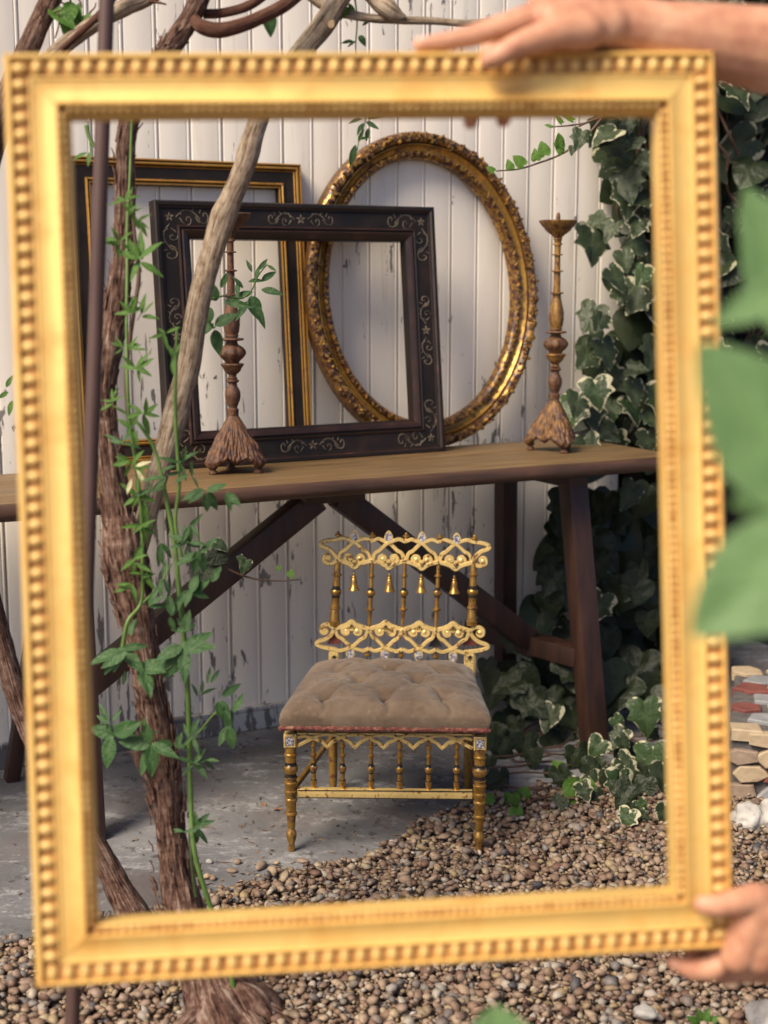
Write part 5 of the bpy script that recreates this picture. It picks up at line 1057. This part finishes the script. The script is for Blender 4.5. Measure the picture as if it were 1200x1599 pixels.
sprig(tq, [[(118, 50, 4, 2.36), (112, 20, 4, 2.36), (108, -30, 3, 2.36)], [(112, 20, 3, 2.36), (95, 3, 2.5, 2.36), (76, 10, 2, 2.36)], [(135, 196, 7, 2.3), (140, 215, 6, 2.3), (148, 230, 5, 2.3)], [(138, 190, 3, 2.3), (142, 240, 2.5, 2.3)]],
      [(76, 10, -42, 56, 2, 2.35), (110, 2, -80, 40, 2, 2.35), (116, 50, 75, 44, 2, 2.36), (124, 48, 60, 34, 2, 2.36), (126, 24, -60, 26, 4, 2.36), (120, 40, 25, 30, 2, 2.36), (112, 12, -95, 52, 2, 2.36), (138, 238, 215, 26, 0, 2.3), (142, 236, -95, 24, 0, 2.3), (418, 15, -78, 40, 4, 2.33), (436, 6, 40, 16, 0, 2.33), (10, 605, 60, 22, 0, 2.42), (14, 612, 200, 22, 0, 2.42), (20, 625, 250, 26, 0, 2.42)], 'stem_green')
# ------------------------------------------------------------------ ivy
ir = random.Random(5)
def inpoly(x, y, poly):
    c = False; j = len(poly) - 1
    for i in range(len(poly)):
        (xi, yi), (xj, yj) = poly[i], poly[j]
        if (yi > y) != (yj > y) and x < (xj - xi) * (y - yi) / (yj - yi) + xi: c = not c
        j = i
    return c
def ivy_fill(root, poly, step, nlo, nhi, size, kinds, keep=1.0, limit=999, spread=35, facing=None, flat=0.0):
    xs = [p[0] for p in poly]; ys = [p[1] for p in poly]; cnt = 0; pts = []
    yy = min(ys)
    while yy < max(ys):
        xx = min(xs)
        while xx < max(xs):
            x = xx + ir.uniform(-.6, .6) * step; y = yy + ir.uniform(-.6, .6) * step
            if inpoly(x, y, poly) and ir.random() < keep: pts.append((x, y))
            xx += step
        yy += step * .8
    ir.shuffle(pts)
    for x, y in pts[:limit]:
        n_ = ir.uniform(nlo, nhi); p = at_n(x, y, n_); d = (p - CAM).dot(RF); L = ir.uniform(*size) * d / F_PX
        place_leaf(IVY[ir.choice(kinds)], p, imgdir(-90 + ir.gauss(0, spread), ir.uniform(-.1, .45) + flat), (-RF if facing is None else facing) + RU * ir.uniform(-.1, .9) + RX * ir.uniform(-.75, .6), L, root, 'leaf', ir.uniform(.82, 1.15))
        cnt += 1
    return cnt
iv = thing('wall_ivy', 'variegated ivy climbing thickly beside the end of the white boards', 'ivy', wp(S_END + .1, WALL_N - .02, 0))
POLA = [(948, 150), (1000, 140), (1075, 140), (1075, 700), (900, 690), (893, 560), (930, 500), (930, 430), (924, 350), (965, 300), (930, 200)]
POLR = [(1010, -40), (1330, -60), (1330, 720), (1010, 720)]
c_ = ivy_fill(iv, POLA, 34, 3.14, 3.31, (34, 62), (0, 0, 1, 3, 3, 9, 6, 1, 0, 3), .95, 175)
c_ += ivy_fill(iv, POLR, 46, 3.20, 3.40, (38, 72), (0, 1, 3, 4, 5, 6, 3), .95, 122)
dk = MB()
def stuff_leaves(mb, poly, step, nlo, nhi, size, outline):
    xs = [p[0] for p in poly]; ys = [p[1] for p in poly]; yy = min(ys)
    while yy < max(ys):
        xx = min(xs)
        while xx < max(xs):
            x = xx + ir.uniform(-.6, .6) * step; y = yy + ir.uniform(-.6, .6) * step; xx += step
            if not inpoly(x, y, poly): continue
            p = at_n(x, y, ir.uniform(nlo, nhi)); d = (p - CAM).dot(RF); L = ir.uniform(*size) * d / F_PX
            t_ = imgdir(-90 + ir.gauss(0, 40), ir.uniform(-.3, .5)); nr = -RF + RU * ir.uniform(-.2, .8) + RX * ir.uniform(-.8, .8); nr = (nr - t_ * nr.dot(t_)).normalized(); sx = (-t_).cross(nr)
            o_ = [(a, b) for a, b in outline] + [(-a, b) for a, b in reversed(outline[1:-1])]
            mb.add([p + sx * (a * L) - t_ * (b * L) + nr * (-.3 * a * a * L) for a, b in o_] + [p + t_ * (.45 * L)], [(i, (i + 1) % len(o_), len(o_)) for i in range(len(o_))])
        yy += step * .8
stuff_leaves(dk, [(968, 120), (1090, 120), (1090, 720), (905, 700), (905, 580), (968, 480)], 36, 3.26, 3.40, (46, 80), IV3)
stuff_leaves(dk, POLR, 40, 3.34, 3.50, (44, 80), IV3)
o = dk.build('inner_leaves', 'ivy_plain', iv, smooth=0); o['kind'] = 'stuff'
st = MB()
for q in range(46):
    x = ir.uniform(970, 1320); y = ir.uniform(60, 700); P_ = []; n0 = ir.uniform(3.26, 3.40)
    for k in range(7): P_.append(tuple(at_n(x, y, n0))); x += ir.uniform(-16, 16); y -= ir.uniform(14, 34); n0 += ir.uniform(-.02, .02)
    st.tube(smoothpath(P_, 3), ir.uniform(.0016, .0045), 6)
o = st.build('stems', 'stem_brown', iv); o['kind'] = 'stuff'
lo = thing('ground_ivy', 'dark ivy sprawling under the right end of the table and over the slab', 'ivy', at_z(900, 1150))
POLB = [(868, 760), (1070, 742), (1080, 1140), (930, 1130), (770, 1130), (742, 1050), (830, 940), (862, 880)]
c2 = ivy_fill(lo, POLB, 40, 3.02, 3.28, (38, 70), (4, 4, 6, 6, 5, 6, 3), .95, 140)
c2 += ivy_fill(lo, [(752, 1030), (880, 1010), (1060, 1040), (1060, 1180), (760, 1170)], 50, 2.90, 3.06, (46, 76), (4, 6, 6, 1, 5), .85, 36)
def on_ground(x, y, h, k, ln, ang, par, tilt=.15):
    p = at_z(x, y, h); d = (p - CAM).dot(RF) * .68; place_leaf(IVY[k], p, imgdir(ang, tilt), UP * .35 - RF * 1.0 + RX * ir.uniform(-.7, .7), ln * d / F_PX, par, 'leaf', ir.uniform(.85, 1.1))
for q in ((806, 1120, .05, 5, 52, -90), (800, 1240, .03, 7, 40, -95), (816, 1232, .03, 7, 36, -70), (806, 1262, .03, 7, 42, -90), (770, 1245, .03, 7, 30, -160), (872, 1190, .03, 8, 34, -100), (905, 1220, .05, 7, 78, -92), (878, 1245, .03, 5, 44, -120), (858, 1200, .02, 5, 40, -70), (765, 1180, .03, 5, 42, -100), (780, 1205, .03, 4, 40, -60), (920, 1180, .04, 4, 60, -95), (968, 1205, .06, 9, 76, -96), (975, 1195, .06, 3, 60, -70), (942, 1155, .08, 10, 52, -130), (958, 1120, .10, 10, 40, -45), (975, 1140, .09, 3, 56, -125), (968, 1150, .09, 1, 44, -60), (1006, 1095, .14, 9, 84, -85), (1020, 1165, .09, 9, 88, -92), (1035, 1190, .08, 1, 80, -80), (985, 1255, .04, 1, 36, -100), (996, 1250, .04, 10, 40, -60), (985, 1265, .04, 9, 52, -112), (1000, 1268, .03, 0, 30, -40), (1040, 1255, .05, 2, 50, -100), (1048, 1225, .05, 1, 44, -70), (948, 1205, .04, 2, 34, -120), (930, 1235, .03, 5, 40, -70), (1010, 1215, .05, 5, 60, -100)): on_ground(*q, lo)
for q in range(30):
    x = ir.uniform(765, 1055); y = ir.uniform(1135, 1235) - (1055 - x) * .02; on_ground(x, y, ir.uniform(.02, .06), ir.choice((4, 6, 6, 5, 3)), ir.uniform(38, 74), ir.uniform(-140, -40), lo)
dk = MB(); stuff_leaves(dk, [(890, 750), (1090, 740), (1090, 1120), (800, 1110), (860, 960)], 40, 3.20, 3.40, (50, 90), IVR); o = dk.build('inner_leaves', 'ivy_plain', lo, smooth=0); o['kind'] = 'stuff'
st = MB()
for q in range(26):
    x = ir.uniform(720, 1000); y = ir.uniform(1150, 1260); P_ = []
    for k in range(6): P_.append(tuple(at_z(x, y, .008 + .012 * ir.random()))); x += ir.uniform(12, 40); y += ir.uniform(-12, 10)
    st.tube(smoothpath(P_, 3), ir.uniform(.0014, .0034), 6)
o = st.build('runners', 'stem_brown', lo); o['kind'] = 'stuff'
# ivy runner reaching over the oval frame, and a variegated twig by the brace
def ivy_twig(label, path, leaves, Y, mat='stem_brown'):
    r_ = thing('ivy_runner', label, 'ivy', at_y(path[0][0], path[0][1], Y)); 
    for pth in ([path] if isinstance(path[0][0], (int, float)) else path): stem([(x, y, w, Y) for x, y, w in pth], r_, mat, 'stem', 6, 6)
    for x, y, a, ln, k in leaves:
        p = at_y(x, y, Y - .005); place_leaf(IVY[k], p, imgdir(a, .25), -RF + RU * .5 + RX * ir.uniform(-.5, .5), ln * Y / F_PX, r_, 'leaf', .9)
    return r_
rn = ivy_twig('bare ivy runner with small bright leaves reaching to the oval frame', [(940, 184, 4), (925, 203, 4), (900, 226, 3.6), (872, 243, 3.2), (840, 255, 2.8), (810, 264, 2.5), (775, 267, 2)], [(878, 238, 130, 20, 8), (875, 230, 95, 22, 7), (838, 250, 100, 18, 8), (852, 242, 110, 22, 7), (818, 258, 140, 22, 7), (798, 264, 110, 16, 8), (772, 268, 150, 14, 7), (910, 205, -110, 34, 0), (895, 228, -100, 16, 1)], 3.43 if False else 3.36)
stem([(915, 192, 3, 3.36), (890, 196, 2.5, 3.36), (862, 198, 2, 3.36)], rn, 'stem_brown'); stem([(945, 180, 5, 3.36), (915, 192, 3.5, 3.36), (900, 200, 3, 3.36)], rn, 'stem_brown')
for x, y, a, ln in ((878, 192, 130, 16), (895, 188, 150, 20), (862, 198, 165, 12)): place_leaf(IVY[7], at_y(x, y, 3.355), imgdir(a, .2), -RF + RU * .5, ln * 3.36 / F_PX, rn, 'leaf', .6)
tw = ivy_twig('thin dark twig with variegated round leaves beside the slanting table brace', [(318, 852, 4), (342, 878, 4), (372, 896, 3.4), (405, 905, 3), (440, 907, 2.4), (468, 905, 1.8)], [(336, 846, -30, 26, 10), (322, 862, -120, 24, 10), (350, 862, -150, 36, 5), (386, 874, -110, 25, 10), (374, 868, -60, 14, 10), (452, 892, -60, 14, 7), (434, 890, 60, 10, 8), (328, 880, -110, 40, 6)], 2.45)
# ------------------------------------------------------------------ shrub leaves close to the lens at the right, out of focus
NEAR = [leaf_mesh('near_leaf', dens(h, 3), 'near_leaf', c, f_, .03, i + 30, (1, .6)) for i, (h, c, f_) in enumerate([([(0, 0), (.16, -.05), (.30, -.20), (.36, -.40), (.32, -.60), (.20, -.80), (.08, -.94), (0, -1)], .10, .5), ([(0, 0), (.10, -.06), (.20, -.22), (.24, -.42), (.20, -.64), (.10, -.85), (0, -1)], .12, .5)])]
nb1 = thing('shrub_branch', 'broad green shrub leaves blurred close to the lens at right', 'shrub', at_y(1330, 760, .84))
def near(x, y, a, ln, k, Y, root, wid=1.0, nr=None): place_leaf(NEAR[k], at_y(x, y, Y), imgdir(a, .05), nr or (-RF + RU * .4 - RX * .15), ln * Y / F_PX, root, 'leaf', wid)
V, R = pxpath([(1360, 1500, 16, .88), (1340, 1100, 14, .86), (1330, 760, 12, .84), (1300, 520, 10, .84), (1260, 250, 7, .84)], 5); MB().tube(V, R, 10).build('stem', 'stem_green', nb1)
near(1290, 805, 125, 340, 0, .76, nb1, .84, -RF + RU * .3)
near(1292, 830, 216, 270, 0, .74, nb1, .92, -RF + RU * .5)
near(1262, 440, 203, 165, 1, .80, nb1, .8)
near(1275, 560, 112, 290, 0, .92, nb1, .62)
near(1345, 770, 183, 205, 0, .78, nb1, .9); near(1330, 700, 170, 190, 0, .79, nb1, .9)
nb2 = thing('shrub_tip', 'bright green serrated leaf tip at the bottom edge, nearest the lens', 'shrub', at_y(800, 1760, .95))
near(790, 1745, 95, 192, 0, .95, nb2, 1.35, -RF * .8 + UP * .6); near(700, 1790, 75, 190, 1, .98, nb2, 1.0, -RF * .3 + UP)
V, R = pxpath([(760, 2050, 10, .98), (790, 1850, 9, .96), (800, 1735, 8, .95)], 4); MB().tube(V, R, 8).build('stem', 'stem_green', nb2)
nb3 = thing('small_weed', 'tiny green weed sprouting from the gravel near the bottom right', 'plant', at_z(1097, 1604))
for a in (40, 75, 105, 140): place_leaf(JAS[2], at_z(1097, 1604), imgdir(a, .3), -RF + UP, .035, nb3, 'leaf')
# ------------------------------------------------------------------ loose bits on the slab
pg = 'loose pebbles on the slab'
def pebble(x, y, r, label, sh_, seed):
    bm = bmesh.new(); bmesh.ops.create_icosphere(bm, subdivisions=3, radius=1)
    for v in bm.verts: v.co = Vector((v.co.x * sh_[0], v.co.y * sh_[1], v.co.z * sh_[2])) * r * (1 + .14 * noise.noise(v.co * 1.5 + Vector((seed, 0, 0))))
    me = bpy.data.meshes.new('pebble'); bm.to_mesh(me); bm.free(); me.shade_smooth(); me.materials.append(M['stone_tan' if seed % 3 == 0 else ('stone_brown' if seed % 3 == 1 else 'rock_pale')])
    tag(link('pebble', me, None, Matrix.Translation(at_z(x, y, .024 if y > 1500 else 0) + UP * r * sh_[2] * .85) @ Matrix.Rotation(seed * 1.3, 4, 'Z')), label, 'pebble', pg)
for q in ((327, 1348, .0068, 'small pale pebble on the slab right of the vine trunk', (1.1, .9, .7), 2), (324, 1372, .0085, 'tan pebble touching a darker one on the slab by the gravel edge', (1, .9, .7), 3), (333, 1374, .0078, 'darker pebble touching a tan one on the slab by the gravel edge', (1, .85, .7), 4), (362, 1362, .0090, 'flat brown pebble in the middle of the slab between trunk and chair', (1.3, .9, .5), 7), (371, 1349, .0080, 'round brown pebble on the slab just behind a flat one', (1, .9, .75), 10), (408, 1356, .0125, 'largest loose pebble on the slab, long and brown', (1.45, .8, .6), 13), (424, 1366, .0080, 'brown pebble touching the largest loose one', (1.2, .9, .6), 16), (432, 1348, .0065, 'small orange brown pebble left of the chair leg', (1.2, .9, .4), 6), (473, 1347, .0095, 'flat reddish pebble in front of the left chair leg', (1.4, .8, .5), 19), (612, 1316, .0055, 'tiny pale pebble on the slab under the chair', (1.1, .9, .7), 5), (1008, 1588, .016, 'larger grey flat stone lying on the gravel at the bottom', (1.2, 1, .6), 2)): pebble(*q)
def dry_leaf(x, y, ln, ang, label):
    r_ = leaf_mesh('dry_leaf', dens(OVAT), 'dead_leaf', .3, .5, .1, x); p = at_z(x, y, .004); o = link('dry_leaf', r_, None, Matrix.Translation(p) @ Matrix.Rotation(ang, 4, 'Z') @ Matrix.Scale(ln, 4)); tag(o, label, 'leaf', 'dry leaves on the slab')
for q in ((408, 1253, .022, .6, 'dry reddish leaf on the slab left of the chair'), (426, 1264, .028, 1.9, 'thin dark dry leaf on the slab nearest the chair leg'), (381, 1274, .012, 2.6, 'small yellowed dry leaf on the open slab'), (452, 1310, .016, .2, 'dry leaf scrap beside the left chair leg')): dry_leaf(*q)

lt = MB(); lr = random.Random(21)                                   # grit, chips of bark and bits of twig swept over slab and gravel
for q in range(520):
    u = lr.random()
    if u < .35: x, y = lr.uniform(150, 760), lr.uniform(1140, 1180) + lr.gauss(0, 8)
    elif u < .7: x, y = lr.uniform(0, 760), lr.uniform(1190, 1420)
    else: x, y = lr.uniform(300, 1150), lr.uniform(1250, 1420)
    p = at_z(x, y, .002); on = p.x
    if u >= .7: p += UP * .018
    a = lr.uniform(0, 6.28); d = Vector((math.cos(a), math.sin(a), lr.uniform(-.1, .15))); L = lr.uniform(.002, .007) if u < .7 else lr.uniform(.004, .016)
    sd = Vector((-d.y, d.x, .1)) * lr.uniform(.0008, .0026)
    lt.add([p - d * L - sd * .6, p - d * L + sd * .6, p + sd + UP * .0015, p + d * L + UP * .0005, p - sd + UP * .0012, p - UP * .002], [(0, 1, 2, 4), (4, 2, 3), (0, 4, 5), (1, 0, 5), (2, 1, 5), (3, 2, 5), (4, 3, 5)])
o = lt.build('leaf_litter', 'litter', smooth=0); o['kind'] = 'stuff'
